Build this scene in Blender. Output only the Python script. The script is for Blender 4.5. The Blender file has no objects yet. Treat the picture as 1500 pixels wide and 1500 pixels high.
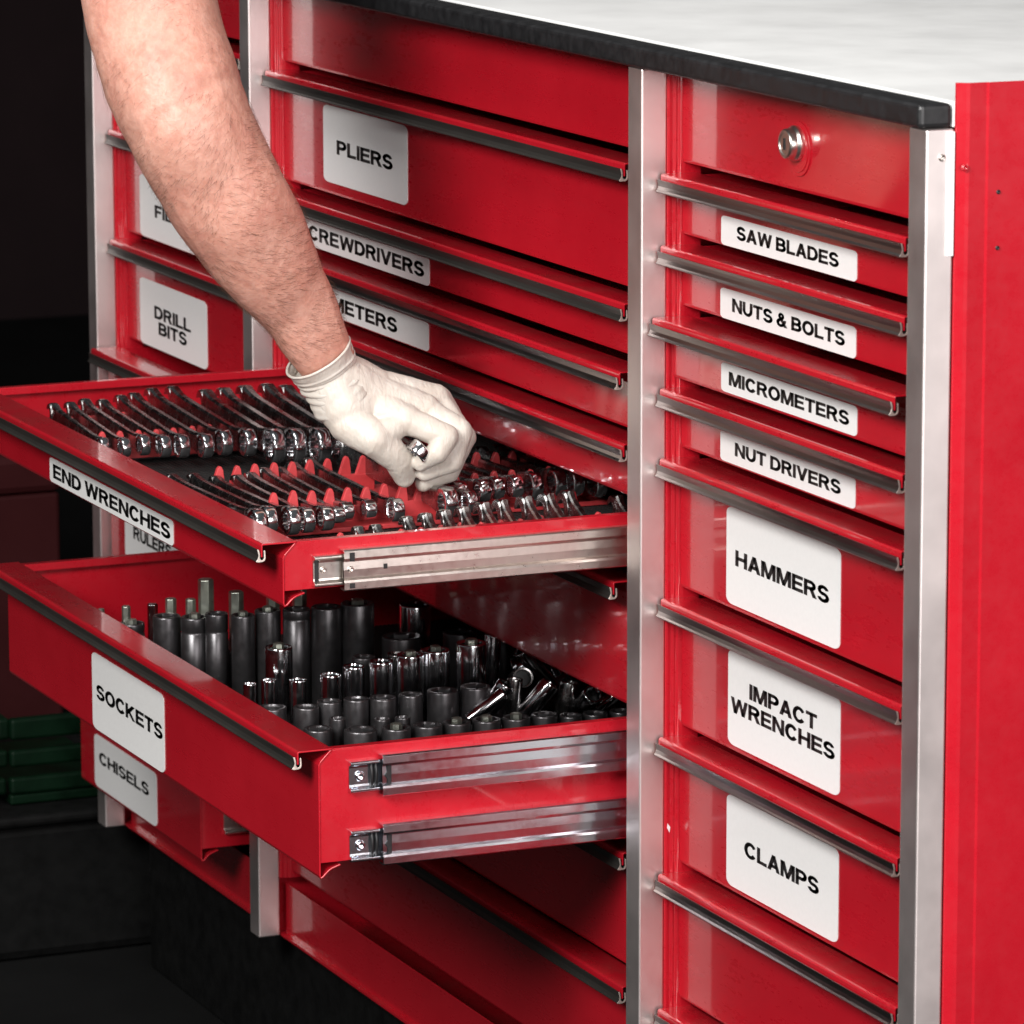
import bpy, bmesh, math, random
from mathutils import Vector, Matrix, noise
random.seed(7)
scene = bpy.context.scene
COL = scene.collection

# ------------------------------------------------------------------ camera
cam_d = bpy.data.cameras.new("camera")
cam = bpy.data.objects.new("camera", cam_d)
COL.objects.link(cam)
Rr = ((0.39585928, 0.91830929, -0.001866), (0.17221001, -0.0762309, -0.98210619), (-0.90201948, 0.3884545, -0.18831876))
cam.matrix_world = Matrix(((Rr[0][0], -Rr[1][0], -Rr[2][0], 2.9424),
                           (Rr[0][1], -Rr[1][1], -Rr[2][1], -1.3614),
                           (Rr[0][2], -Rr[1][2], -Rr[2][2], 1.25),
                           (0, 0, 0, 1)))
cam_d.sensor_width = 36.0
cam_d.lens = 171.9
cam_d.clip_start = 0.05
cam_d.clip_end = 60
cam_d.dof.use_dof = True
cam_d.dof.focus_distance = 3.38
cam_d.dof.aperture_fstop = 26
scene.camera = cam

# ------------------------------------------------------------------ light
world = bpy.data.worlds.new("World")
scene.world = world
world.use_nodes = True
world.node_tree.nodes["Background"].inputs[0].default_value = (0.9, 0.95, 1.0, 1)
world.node_tree.nodes["Background"].inputs[1].default_value = 0.09

def area(name, loc, target, sx, sy, power, col=(1, 1, 1)):
    l = bpy.data.lights.new(name, 'AREA')
    l.shape = 'RECTANGLE'; l.size = sx; l.size_y = sy; l.energy = power; l.color = col
    o = bpy.data.objects.new(name, l)
    COL.objects.link(o)
    o.location = loc
    o.rotation_euler = (Vector(target) - Vector(loc)).to_track_quat('-Z', 'Y').to_euler()
    return o
area("softbox_key", (1.25, -2.05, 1.95), (0.0, 0.0, 0.62), 0.9, 0.9, 98, (1.0, 0.985, 0.96))
area("softbox_side", (4.0, -0.10, 1.50), (0.1, 0.0, 0.62), 2.3, 2.0, 150, (1.0, 0.96, 0.95))
area("softbox_top", (-0.1, -0.6, 2.6), (-0.2, -0.1, 0.6), 1.6, 1.0, 22, (1.0, 0.985, 0.97))

scene.view_settings.view_transform = 'Standard'
scene.view_settings.look = 'None'
scene.view_settings.exposure = 0.0
scene.view_settings.gamma = 1.0

# ------------------------------------------------------------------ materials
def new_mat(name):
    m = bpy.data.materials.new(name); m.use_nodes = True
    nt = m.node_tree
    return m, nt, nt.nodes["Principled BSDF"]
def tex_noise(nt, scale, detail=3, rough=0.6, vec=None, stretch=None):
    n = nt.nodes.new('ShaderNodeTexNoise'); n.inputs['Scale'].default_value = scale
    n.inputs['Detail'].default_value = detail; n.inputs['Roughness'].default_value = rough
    tc = nt.nodes.new('ShaderNodeTexCoord'); src = tc.outputs['Object']
    if stretch:
        mp = nt.nodes.new('ShaderNodeMapping'); mp.inputs['Scale'].default_value = stretch
        nt.links.new(src, mp.inputs[0]); src = mp.outputs[0]
    nt.links.new(src, n.inputs['Vector'])
    return n
def ramp(nt, fac, stops):
    r = nt.nodes.new('ShaderNodeValToRGB')
    els = r.color_ramp.elements
    els[0].position, els[0].color = stops[0][0], (*stops[0][1], 1)
    els[1].position, els[1].color = stops[-1][0], (*stops[-1][1], 1)
    for p, c in stops[1:-1]:
        e = els.new(p); e.color = (*c, 1)
    nt.links.new(fac, r.inputs[0])
    return r
def bump(nt, bsdf, hsock, strength, dist=0.001):
    b = nt.nodes.new('ShaderNodeBump'); b.inputs['Strength'].default_value = strength
    b.inputs['Distance'].default_value = dist
    nt.links.new(hsock, b.inputs['Height']); nt.links.new(b.outputs[0], bsdf.inputs['Normal'])
    return b
def g(v): return (v, v, v)
def simple(name, col, rough, metal=0.0, nscale=60, var=0.12, bstr=0.0, rvar=0.08, coat=0.0, stretch=None):
    m, nt, b = new_mat(name)
    n = tex_noise(nt, nscale, 4, 0.6, stretch=stretch)
    lo = tuple(c * (1 - var) for c in col); hi = tuple(min(1, c * (1 + var)) for c in col)
    r = ramp(nt, n.outputs[0], [(0.3, lo), (0.7, hi)])
    nt.links.new(r.outputs[0], b.inputs['Base Color'])
    rr = ramp(nt, n.outputs[0], [(0.3, g(max(0.02, rough - rvar))), (0.7, g(rough + rvar))])
    nt.links.new(rr.outputs[0], b.inputs['Roughness'])
    b.inputs['Metallic'].default_value = metal
    if coat: b.inputs['Coat Weight'].default_value = coat; b.inputs['Coat Roughness'].default_value = 0.04
    if bstr: bump(nt, b, n.outputs[0], bstr)
    return m

def red_paint(name='red_paint', dusty=True):
    m, nt, b = new_mat(name)
    n = tex_noise(nt, 9, 5, 0.65)
    r = ramp(nt, n.outputs[0], [(0.3, (0.42, 0.005, 0.014)), (0.7, (0.49, 0.008, 0.019))])
    fine = tex_noise(nt, 750, 2, 0.5)
    # dust settles on faces that look up
    geo = nt.nodes.new('ShaderNodeNewGeometry'); sep = nt.nodes.new('ShaderNodeSeparateXYZ')
    nt.links.new(geo.outputs['True Normal'], sep.inputs[0])
    dn = tex_noise(nt, 30, 5, 0.75)
    rd = ramp(nt, dn.outputs[0], [(0.42, g(0)), (0.75, g(1))])
    mul = nt.nodes.new('ShaderNodeMath'); mul.operation = 'MULTIPLY'; mul.use_clamp = True
    nt.links.new(sep.outputs[2], mul.inputs[0]); nt.links.new(rd.outputs[0], mul.inputs[1])
    mul2 = nt.nodes.new('ShaderNodeMath'); mul2.operation = 'MULTIPLY'; mul2.inputs[1].default_value = 0.28
    nt.links.new(mul.outputs[0], mul2.inputs[0])
    mix = nt.nodes.new('ShaderNodeMix'); mix.data_type = 'RGBA'
    nt.links.new(mul2.outputs[0], mix.inputs[0]); nt.links.new(r.outputs[0], mix.inputs[6])
    mix.inputs[7].default_value = (0.20, 0.075, 0.06, 1)
    # tiny specks
    vo = nt.nodes.new('ShaderNodeTexVoronoi'); vo.inputs['Scale'].default_value = 95
    tc = nt.nodes.new('ShaderNodeTexCoord'); nt.links.new(tc.outputs['Object'], vo.inputs['Vector'])
    sp = ramp(nt, vo.outputs['Distance'], [(0.0, g(1)), (0.075, g(0))])
    up = nt.nodes.new('ShaderNodeMath'); up.operation = 'MULTIPLY'; up.use_clamp = True
    nt.links.new(sp.outputs[0], up.inputs[0]); nt.links.new(mul.outputs[0], up.inputs[1])
    mix2 = nt.nodes.new('ShaderNodeMix'); mix2.data_type = 'RGBA'
    nt.links.new(up.outputs[0], mix2.inputs[0]); nt.links.new(mix.outputs[2], mix2.inputs[6])
    mix2.inputs[7].default_value = (0.6, 0.42, 0.36, 1)
    nt.links.new(mix2.outputs[2], b.inputs['Base Color'])
    sc = tex_noise(nt, 60, 6, 0.8, stretch=(0.25, 1, 1)); 
    rr = ramp(nt, sc.outputs[0], [(0.35, g(0.24)), (0.72, g(0.38))])
    nt.links.new(rr.outputs[0], b.inputs['Roughness'])
    cr_ = ramp(nt, tex_noise(nt, 11, 6, 0.75).outputs[0], [(0.40, g(0.035)), (0.80, g(0.10))])
    nt.links.new(cr_.outputs[0], b.inputs['Coat Roughness'])
    b.inputs['Coat Weight'].default_value = 1.0
    lo = tex_noise(nt, 14, 2, 0.5)
    ad = nt.nodes.new('ShaderNodeMath'); ad.operation = 'MULTIPLY_ADD'; ad.inputs[1].default_value = 0.06
    nt.links.new(fine.outputs[0], ad.inputs[0]); nt.links.new(lo.outputs[0], ad.inputs[2])
    bump(nt, b, ad.outputs[0], 0.035, 0.0012)
    return m

M = {}
M['red'] = red_paint()
M['post'] = simple('satin_steel', (0.83, 0.75, 0.73), 0.45, 1.0, 16, 0.05, 0.0, 0.04)
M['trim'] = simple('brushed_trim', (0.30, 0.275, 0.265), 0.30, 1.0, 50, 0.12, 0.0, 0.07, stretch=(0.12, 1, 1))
M['trim_dark_refl'] = simple('dark_reflecting_trim', (0.05, 0.046, 0.042), 0.35, 0.5, 60, 0.2, 0.0, 0.08, stretch=(0.12, 1, 1))  # same trim metal, with the dark it mirrors put into the colour
M['trim_end'] = simple('trim_cut_edge', (0.78, 0.70, 0.63), 0.35, 0.6, 200, 0.15)
M['zinc'] = simple('bright_zinc', (0.76, 0.78, 0.84), 0.17, 1.0, 200, 0.04, 0.0, 0.03)
M['nickel'] = simple('satin_nickel', (0.72, 0.66, 0.61), 0.30, 1.0, 200, 0.04, 0.0, 0.03)
M['black'] = simple('black_plastic', (0.012, 0.012, 0.013), 0.42, 0.0, 120, 0.3)
M['chrome'] = simple('polished_chrome', (0.74, 0.74, 0.76), 0.14, 1.0, 130, 0.08, 0.0, 0.05)
M['chrome_dull'] = simple('dark_chrome', (0.34, 0.33, 0.325), 0.24, 1.0, 160, 0.15, 0.0, 0.08)
M['impact'] = simple('black_oxide', (0.13, 0.125, 0.13), 0.36, 0.9, 140, 0.12, 0.0, 0.05)
M['bit'] = simple('bit_steel', (0.42, 0.44, 0.38), 0.35, 0.9, 160, 0.2)
M['rack'] = simple('red_plastic', (0.52, 0.045, 0.05), 0.42, 0.0, 90, 0.15, 0.05)
M['label'] = simple('label_paper', (0.80, 0.79, 0.78), 0.42, 0.0, 300, 0.02)
M['ink'] = simple('label_ink', (0.008, 0.008, 0.008), 0.45, 0.0, 300, 0.1)
M['liner'] = simple('drawer_liner', (0.012, 0.011, 0.011), 0.6, 0.0, 200, 0.2, 0.3)
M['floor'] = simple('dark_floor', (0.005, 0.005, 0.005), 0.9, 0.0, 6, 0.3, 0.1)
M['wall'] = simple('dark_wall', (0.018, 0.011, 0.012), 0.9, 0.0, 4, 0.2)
M['maroon'] = simple('shaded_red_paint', (0.045, 0.009, 0.010), 0.6, 0.0, 8, 0.15)  # red paint with the background shadow put into its colour
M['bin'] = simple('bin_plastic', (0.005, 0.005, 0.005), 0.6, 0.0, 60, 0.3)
M['green'] = simple('shaded_green_plastic', (0.0012, 0.009, 0.0035), 0.5, 0.0, 25, 0.5)  # green darkened in the colour itself to look shadowed
M['cloth'] = simple('sleeve_cotton', (0.05, 0.05, 0.055), 0.9, 0.0, 400, 0.2, 0.4)
M['white_pl'] = simple('white_plastic', (0.85, 0.85, 0.85), 0.4, 0.0, 100, 0.02)
M['sheet_in'] = simple('grey_sheet', (0.25, 0.19, 0.17), 0.45, 0.3, 60, 0.15)
M['worktop'] = simple('white_laminate', (0.82, 0.82, 0.81), 0.45, 0.0, 12, 0.02)

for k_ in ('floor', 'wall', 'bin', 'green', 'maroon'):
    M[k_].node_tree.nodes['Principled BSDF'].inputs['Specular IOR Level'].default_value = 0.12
def glove_mat():
    m, nt, b = new_mat('latex')
    n = tex_noise(nt, 45, 4, 0.6)
    r = ramp(nt, n.outputs[0], [(0.3, (0.56, 0.495, 0.43)), (0.7, (0.63, 0.58, 0.52))])
    v = nt.nodes.new('ShaderNodeTexVoronoi'); v.inputs['Scale'].default_value = 55
    tc = nt.nodes.new('ShaderNodeTexCoord'); nt.links.new(tc.outputs['Object'], v.inputs['Vector'])
    sp = ramp(nt, v.outputs['Distance'], [(0.0, g(1)), (0.10, g(0))])
    big = tex_noise(nt, 60, 2, 0.5)
    gate = ramp(nt, big.outputs[0], [(0.58, g(0)), (0.64, g(0.75))])
    mu = nt.nodes.new('ShaderNodeMath'); mu.operation = 'MULTIPLY'
    nt.links.new(sp.outputs[0], mu.inputs[0]); nt.links.new(gate.outputs[0], mu.inputs[1])
    mix = nt.nodes.new('ShaderNodeMix'); mix.data_type = 'RGBA'
    nt.links.new(mu.outputs[0], mix.inputs[0]); nt.links.new(r.outputs[0], mix.inputs[6])
    mix.inputs[7].default_value = (0.25, 0.18, 0.13, 1)
    nt.links.new(mix.outputs[2], b.inputs['Base Color'])
    b.inputs['Roughness'].default_value = 0.42
    b.inputs['Subsurface Weight'].default_value = 0.12
    b.inputs['Subsurface Radius'].default_value = (0.006, 0.004, 0.003)
    b.inputs['Subsurface Scale'].default_value = 1.0
    fine = tex_noise(nt, 75, 4, 0.62, stretch=(1.0, 2.2, 0.8))
    fine.inputs['Distortion'].default_value = 1.2
    bump(nt, b, fine.outputs[0], 0.40, 0.0022)
    return m
M['latex'] = glove_mat()
def skin_mat():
    m, nt, b = new_mat('skin')
    n = tex_noise(nt, 22, 5, 0.7)
    r = ramp(nt, n.outputs[0], [(0.22, (0.46, 0.18, 0.14)), (0.5, (0.58, 0.295, 0.225)), (0.78, (0.66, 0.38, 0.30))])
    f = tex_noise(nt, 150, 3, 0.6)
    r2 = ramp(nt, f.outputs[0], [(0.35, (0.80, 0.68, 0.64)), (0.65, (1, 1, 1))])
    mix = nt.nodes.new('ShaderNodeMix'); mix.data_type = 'RGBA'; mix.blend_type = 'MULTIPLY'
    mix.inputs[0].default_value = 0.6
    nt.links.new(r.outputs[0], mix.inputs[6]); nt.links.new(r2.outputs[0], mix.inputs[7])
    nt.links.new(mix.outputs[2], b.inputs['Base Color'])
    b.inputs['Roughness'].default_value = 0.50
    b.inputs['Subsurface Weight'].default_value = 0.15
    b.inputs['Subsurface Radius'].default_value = (0.008, 0.003, 0.0015)
    b.inputs['Subsurface Scale'].default_value = 1.0
    bump(nt, b, f.outputs[0], 0.55, 0.0015)
    return m
M['skin'] = skin_mat()
M['hair'] = simple('arm_hair', (0.13, 0.055, 0.03), 0.5, 0.0, 50, 0.2)

# ------------------------------------------------------------------ mesh helpers
class MB:
    def __init__(s): s.v = []; s.f = []; s.m = []; s.sm = []
    def add(s, vs, fs, mi=0, smooth=False):
        o = len(s.v); s.v += [tuple(v) for v in vs]
        for f in fs: s.f.append(tuple(i + o for i in f)); s.m.append(mi); s.sm.append(smooth)
    def box(s, x0, x1, y0, y1, z0, z1, mi=0):
        vs = [(x, y, z) for x in (x0, x1) for y in (y0, y1) for z in (z0, z1)]
        s.add(vs, [(0, 1, 3, 2), (4, 6, 7, 5), (0, 4, 5, 1), (2, 3, 7, 6), (0, 2, 6, 4), (1, 5, 7, 3)], mi)
    def prism_x(s, poly, x0, x1, mi=0, cap=None, smooth=False):   # closed poly of (y,z), CCW or CW, fixed by recalc
        n = len(poly)
        vs = [(x0, y, z) for y, z in poly] + [(x1, y, z) for y, z in poly]
        s.add(vs, [(i, (i + 1) % n, n + (i + 1) % n, n + i) for i in range(n)], mi, smooth)
        c = mi if cap is None else cap
        s.add(vs[:n], [tuple(range(n))[::-1]], c); s.add(vs[n:], [tuple(range(n))], c)
    def prism_y(s, poly, y0, y1, mi=0):   # poly of (x,z)
        n = len(poly)
        vs = [(x, y0, z) for x, z in poly] + [(x, y1, z) for x, z in poly]
        s.add(vs, [(i, (i + 1) % n, n + (i + 1) % n, n + i) for i in range(n)], mi)
        s.add(vs[:n], [tuple(range(n))[::-1]], mi); s.add(vs[n:], [tuple(range(n))], mi)
    def prism_z(s, poly, z0, z1, mi=0, smooth=False):
        n = len(poly)
        vs = [(x, y, z0) for x, y in poly] + [(x, y, z1) for x, y in poly]
        s.add(vs, [(i, (i + 1) % n, n + (i + 1) % n, n + i) for i in range(n)], mi, smooth)
        s.add(vs[:n], [tuple(range(n))[::-1]], mi); s.add(vs[n:], [tuple(range(n))], mi)
    def build(s, name, mats, parent=None, origin=None, bevel=0.0, seg=2, smooth_angle=None, fixn=True, merge=True):
        me = bpy.data.meshes.new(name)
        o3 = Vector(origin) if origin is not None else Vector((0, 0, 0))
        me.from_pydata([Vector(v) - o3 for v in s.v], [], s.f)
        if not isinstance(mats, (list, tuple)): mats = [mats]
        for m in mats: me.materials.append(m)
        me.polygons.foreach_set('material_index', s.m)
        me.polygons.foreach_set('use_smooth', s.sm)
        bm = bmesh.new(); bm.from_mesh(me)
        if merge: bmesh.ops.remove_doubles(bm, verts=bm.verts, dist=1e-6)
        if fixn: bmesh.ops.recalc_face_normals(bm, faces=bm.faces)
        bm.to_mesh(me); bm.free()
        ob = bpy.data.objects.new(name, me); COL.objects.link(ob)
        if parent is not None:
            ob.parent = parent
            ob.location = o3 - wloc(parent)
        else: ob.location = o3
        if bevel:
            b = ob.modifiers.new('bevel', 'BEVEL'); b.width = bevel; b.segments = seg
            b.limit_method = 'ANGLE'; b.angle_limit = math.radians(40)
        return ob
WL = {}
def wloc(o):
    v = Vector(o.location)
    while o.parent is not None:
        o = o.parent; v = v + Vector(o.location)
    return v
def empty(name, loc):
    o = bpy.data.objects.new(name, None); COL.objects.link(o); o.location = loc
    o.empty_display_size = 0.02
    return o
def tag(o, label=None, cat=None, group=None, kind=None):
    if label: o['label'] = label
    if cat: o['category'] = cat
    if group: o['group'] = group
    if kind: o['kind'] = kind
    return o
def strip(pts, t):        # sheet of thickness t along an open 2-D path -> closed polygon
    n = len(pts); L = []; Rr_ = []
    for i in range(n):
        a = Vector(pts[max(i - 1, 0)]); b = Vector(pts[min(i + 1, n - 1)])
        d = (b - a).normalized(); nn = Vector((-d.y, d.x))
        p = Vector(pts[i]); L.append(tuple(p + nn * t / 2)); Rr_.append(tuple(p - nn * t / 2))
    return L + Rr_[::-1]
def lathe_bm(mb, prof, seg=32, mi=0, mat=None, smooth=True, cap0=True, cap1=True):
    # prof: list of (r, z); mat transforms
    mat = mat or Matrix.Identity(4)
    vs = []
    for r, z in prof:
        for k in range(seg):
            a = 2 * math.pi * k / seg
            vs.append(mat @ Vector((r * math.cos(a), r * math.sin(a), z)))
    fs = []
    for i in range(len(prof) - 1):
        for k in range(seg):
            k2 = (k + 1) % seg
            fs.append((i * seg + k, i * seg + k2, (i + 1) * seg + k2, (i + 1) * seg + k))
    mb.add(vs, fs, mi, smooth)
    if cap0: mb.add(vs[:seg], [tuple(range(seg))[::-1]], mi)
    if cap1: mb.add(vs[-seg:], [tuple(range(seg))], mi)

# ------------------------------------------------------------------ label stickers
def _r(x0, y0, x1, y1): return [[(x0, y0), (x1, y0), (x1, y1), (x0, y1)]]
def _q(*p): return [list(p)]
def _a(cx, cy, ro, so, ri, si, a0, a1):
    n = max(6, int(abs(a1 - a0) / 12)); out = []
    for k in range(n):
        t0 = math.radians(a0 + (a1 - a0) * k / n); t1 = math.radians(a0 + (a1 - a0) * (k + 1) / n)
        out.append([(cx + ri * math.cos(t0), cy + si * math.sin(t0)), (cx + ro * math.cos(t0), cy + so * math.sin(t0)),
                    (cx + ro * math.cos(t1), cy + so * math.sin(t1)), (cx + ri * math.cos(t1), cy + si * math.sin(t1))])
    return out
def _mir(ps, w): return [[(w - x, y) for x, y in p] for p in ps]
STM = _r(0, 0, .205, 1)
GLY = {
 'A': (.98, _q((0, 0), (.225, 0), (.60, 1), (.375, 1)) + _q((.98, 0), (.755, 0), (.38, 1), (.605, 1)) + _r(.22, .21, .76, .37)),
 'B': (.92, STM + _r(.1, .84, .5, 1) + _r(.1, .425, .54, .585) + _r(.1, 0, .54, .165) + _a(.5, .7125, .36, .2875, .155, .1275, -90, 90) + _a(.52, .2925, .40, .2925, .19, .13, -90, 90)),
 'C': (.97, _a(.5, .5, .5, .52, .285, .35, 38, 322)),
 'D': (.95, STM + _a(.42, .5, .53, .5, .31, .335, -90, 90) + _r(.1, .835, .43, 1) + _r(.1, 0, .43, .165)),
 'E': (.84, STM + _r(.1, .835, .82, 1) + _r(.1, .43, .76, .585) + _r(.1, 0, .84, .165)),
 'F': (.78, STM + _r(.1, .835, .78, 1) + _r(.1, .42, .70, .575)),
 'H': (.94, STM + _r(.735, 0, .94, 1) + _r(.1, .42, .84, .59)),
 'I': (.205, STM),
 'K': (.98, STM + _q((.18, .30), (.68, 1), (.94, 1), (.30, .36)) + _q((.18, .30), (.18, .54), (.68, 1), (.94, 1)) + _q((.36, .63), (.25, .46), (.73, 0), (.98, 0))),
 'L': (.78, STM + _r(.1, 0, .78, .165)),
 'M': (1.14, _r(0, 0, .195, 1) + _r(.945, 0, 1.14, 1) + _q((.03, 1), (.29, 1), (.655, 0), (.485, 0)) + _q((1.11, 1), (.85, 1), (.485, 0), (.655, 0))),
 'N': (.94, _r(0, 0, .2, 1) + _r(.74, 0, .94, 1) + _q((0, 1), (.23, 1), (.94, 0), (.71, 0))),
 'O': (1.06, _a(.53, .5, .53, .52, .315, .35, 0, 360)),
 'P': (.87, STM + _a(.48, .69, .39, .31, .18, .15, -90, 90) + _r(.1, .84, .49, 1) + _r(.1, .38, .49, .54)),
 'R': (.95, STM + _a(.5, .71, .39, .29, .18, .13, -90, 90) + _r(.1, .84, .51, 1) + _r(.1, .42, .51, .58) + _q((.42, .50), (.66, .50), (.95, 0), (.70, 0))),
 'S': (.87, _a(.43, .7225, .40, .2975, .205, .14, 18, 270) + _a(.44, .285, .43, .30, .23, .14, 90, -164)),
 'T': (.86, _r(0, .835, .86, 1) + _r(.327, 0, .533, 1)),
 'U': (.92, _r(0, .42, .205, 1) + _r(.715, .42, .92, 1) + _a(.46, .43, .46, .45, .255, .28, 180, 360)),
 'V': (.97, _q((0, 1), (.225, 1), (.59, 0), (.38, 0)) + _q((.97, 1), (.745, 1), (.38, 0), (.59, 0))),
 'W': (1.38, _q((0, 1), (.21, 1), (.45, 0), (.25, 0)) + _q((.25, 0), (.45, 0), (.785, 1), (.60, 1)) + _q((1.38, 1), (1.17, 1), (.93, 0), (1.13, 0)) + _q((1.13, 0), (.93, 0), (.595, 1), (.78, 1))),
 '&': (.98, _a(.42, .765, .25, .25, .095, .11, 0, 360) + _a(.37, .28, .37, .30, .17, .145, 70, 325) + _q((.20, .66), (.38, .73), (.98, 0), (.72, 0)) + _q((.70, .48), (.88, .48), (.76, .16), (.60, .10))),
}
def fatten(p, d):
    q = [p[0]]
    for v in p[1:]:
        if abs(v[0] - q[-1][0]) + abs(v[1] - q[-1][1]) > 1e-6: q.append(v)
    ar = sum(q[i][0] * q[(i + 1) % len(q)][1] - q[(i + 1) % len(q)][0] * q[i][1] for i in range(len(q)))
    if ar < 0: q = q[::-1]
    n = len(q); out = []
    for i in range(n):
        a, b, c = Vector(q[i - 1]), Vector(q[i]), Vector(q[(i + 1) % n])
        e1 = (b - a).normalized(); e2 = (c - b).normalized()
        n1 = Vector((e1.y, -e1.x)); n2 = Vector((e2.y, -e2.x))
        m = n1 + n2
        k = d / max(0.5, m.dot(n1))
        out.append((b.x + m.x * k, b.y + m.y * k))
    return out
def text_mesh_data(txt):
    vs = []; fs = []; x = 0.0
    for ch in txt:
        if ch == ' ': x += 0.33; continue
        w, polys = GLY[ch]
        for p in polys:
            p = fatten(p, 0.034)
            o = len(vs); vs += [(x + a, 0.034 + b * 0.932, 0) for a, b in p]; fs.append(tuple(range(o, o + len(p))))
        x += w + 0.135
    return vs, fs
def sticker(parent, x0, x1, z0, z1, y, lines, label=None, rx=None):
    """lines: (text, xl, xr, zc, cap)"""
    mb = MB()
    rz = 0.0045 if (z1 - z0) > 0.03 else 0.0025
    rx = rx or rz * 2.1
    poly = []
    for cx, cz, a0 in ((x1 - rx, z1 - rz, 0), (x0 + rx, z1 - rz, 90), (x0 + rx, z0 + rz, 180), (x1 - rx, z0 + rz, 270)):
        for k in range(7):
            a = math.radians(a0 + 15 * k)
            poly.append((cx + rx * math.cos(a), cz + rz * math.sin(a)))
    mb.prism_y(poly, y - 0.0004, y - 0.00005, 0)
    for txt, xl, xr, zc, cap in lines:
        vs, fs = text_mesh_data(txt)
        ax = min(v[0] for v in vs); bx = max(v[0] for v in vs)
        # cap height of a flat letter
        az = 0.0; bz = 1.0
        sx = (xr - xl) / (bx - ax); sz = cap / (bz - az)
        out = [(xl + (v[0] - ax) * sx, y - 0.0006, zc - cap / 2 + (v[1] - az) * sz) for v in vs]
        mb.add(out, fs, 1)
    ob = mb.build('label', [M['label'], M['ink']], parent, origin=((x0 + x1) / 2, y, (z0 + z1) / 2), fixn=False)
    bm = bmesh.new(); bm.from_mesh(ob.data)
    for f in bm.faces:
        if f.material_index == 1 and f.normal.y > 0: f.normal_flip()
    bmesh.ops.recalc_face_normals(bm, faces=[f for f in bm.faces if f.material_index == 0])
    bm.to_mesh(ob.data); bm.free()
    if label: ob['label'] = label
    return ob

# ------------------------------------------------------------------ setting
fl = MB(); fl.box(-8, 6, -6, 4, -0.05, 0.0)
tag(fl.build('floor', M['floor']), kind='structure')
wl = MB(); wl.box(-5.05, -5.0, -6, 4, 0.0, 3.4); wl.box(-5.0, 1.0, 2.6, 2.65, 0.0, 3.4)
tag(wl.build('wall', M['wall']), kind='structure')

# ------------------------------------------------------------------ tool chest
YF = 0.0285
ZT = 0.9277
ZB = 0.135
chest = empty('tool_chest', (-0.385, 0.25, 0.0))
tag(chest, 'large red steel tool chest with three bays of labelled drawers between steel posts', 'tool chest')

def post(x0, x1, label=None):
    mb = MB()
    mb.box(x0, x1, 0.0, 0.0187, ZB, ZT)
    o = mb.build('post', M['post'], chest, origin=((x0 + x1) / 2, 0.01, ZB), bevel=0.0012, seg=3)
    if label: o['label'] = label
    return o
POSTS = [(-1.173, -1.1515), (-0.7744, -0.753), (-0.0218, 0.0), (0.3782, 0.400)]
for p in POSTS: post(*p)

# jambs: beaded red uprights beside each post
def jamb(x, right=True):
    mb = MB(); s = 1 if right else -1
    pts = [(x - s * 0.002, 0.0192), (x + s * 0.0010, 0.0192), (x + s * 0.0014, 0.0200), (x + s * 0.0014, 0.0225),
           (x + s * 0.0026, 0.0238), (x + s * 0.0026, 0.0258), (x + s * 0.0038, 0.0268), (x + s * 0.0042, 0.030), (x + s * 0.0042, 0.0420)]
    mb.prism_z(strip(pts, 0.0009), ZB + 0.05, ZT - 0.001)
    return mb.build('jamb', M['red'], chest, origin=(x, 0.03, ZB), bevel=0.0003)
for i, p in enumerate(POSTS):
    if i < 3: jamb(p[1])
    if i > 0: jamb(p[0], False)

car = MB(); car.box(-1.173, 0.398, 0.498, 0.500, ZB, ZT); car.build('back_panel', M['red'], chest, origin=(-0.38, 0.5, 0.5))
for x0, x1 in ((-1.173, -1.171), (-0.7642, -0.7622), (-0.0118, -0.0083)):
    mb = MB(); mb.box(x0, x1, 0.0205, 0.4978, ZB + 0.001, ZT - 0.001)
    mb.build('divider_panel' if x0 > -1.1 else 'side_panel', M['red'], chest, origin=(x0, 0.26, 0.5))
mb = MB()   # right side panel with a folded front edge, rising past the top
mb.prism_z(strip([(0.3990, 0.0198), (0.4005, 0.0200), (0.4035, 0.0245), (0.4045, 0.0262), (0.4045, 0.0372), (0.4055, 0.0385), (0.4055, 0.4975)], 0.0012), ZB, 0.955)
o = mb.build('side_panel', M['red'], chest, origin=(0.4, 0.26, ZB), bevel=0.0004)
o['label'] = 'bright red right side panel with folded front edge'
mb = MB(); mb.box(-1.173, 0.398, 0.020, 0.497, ZB - 0.0005, ZB + 0.0015); mb.build('bottom_panel', M['red'], chest, origin=(-0.38, 0.25, ZB))
mb = MB(); mb.box(-1.173, 0.3985, -0.004, 0.0182, ZT + 0.0005, ZT + 0.0150)
mb.build('front_bumper', M['black'], chest, origin=(-0.38, 0.01, ZT), bevel=0.003, seg=3)
mb = MB(); mb.box(-1.173, 0.3982, 0.0187, 0.4975, ZT + 0.0005, ZT + 0.0160)
mb.build('worktop', M['worktop'], chest, origin=(-0.38, 0.25, ZT), bevel=0.001)
mb = MB()   # base skirt under each bay
for x0, x1 in ((-1.1500, -0.7760), (-0.7520, -0.0232), (0.0012, 0.3770)):
    mb.box(x0, x1, 0.0240, 0.0252, ZB, 0.1800)
mb.build('base_skirt', M['red'], chest, origin=(-0.38, 0.025, ZB), bevel=0.0004)
mb = MB(); mb.box(-1.150, 0.385, 0.040, 0.480, 0.0, ZB - 0.001)
mb.build('dark_base', M['bin'], chest, origin=(-0.38, 0.26, 0), bevel=0.003)  # black box added where only shadow lies under the chest

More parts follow.
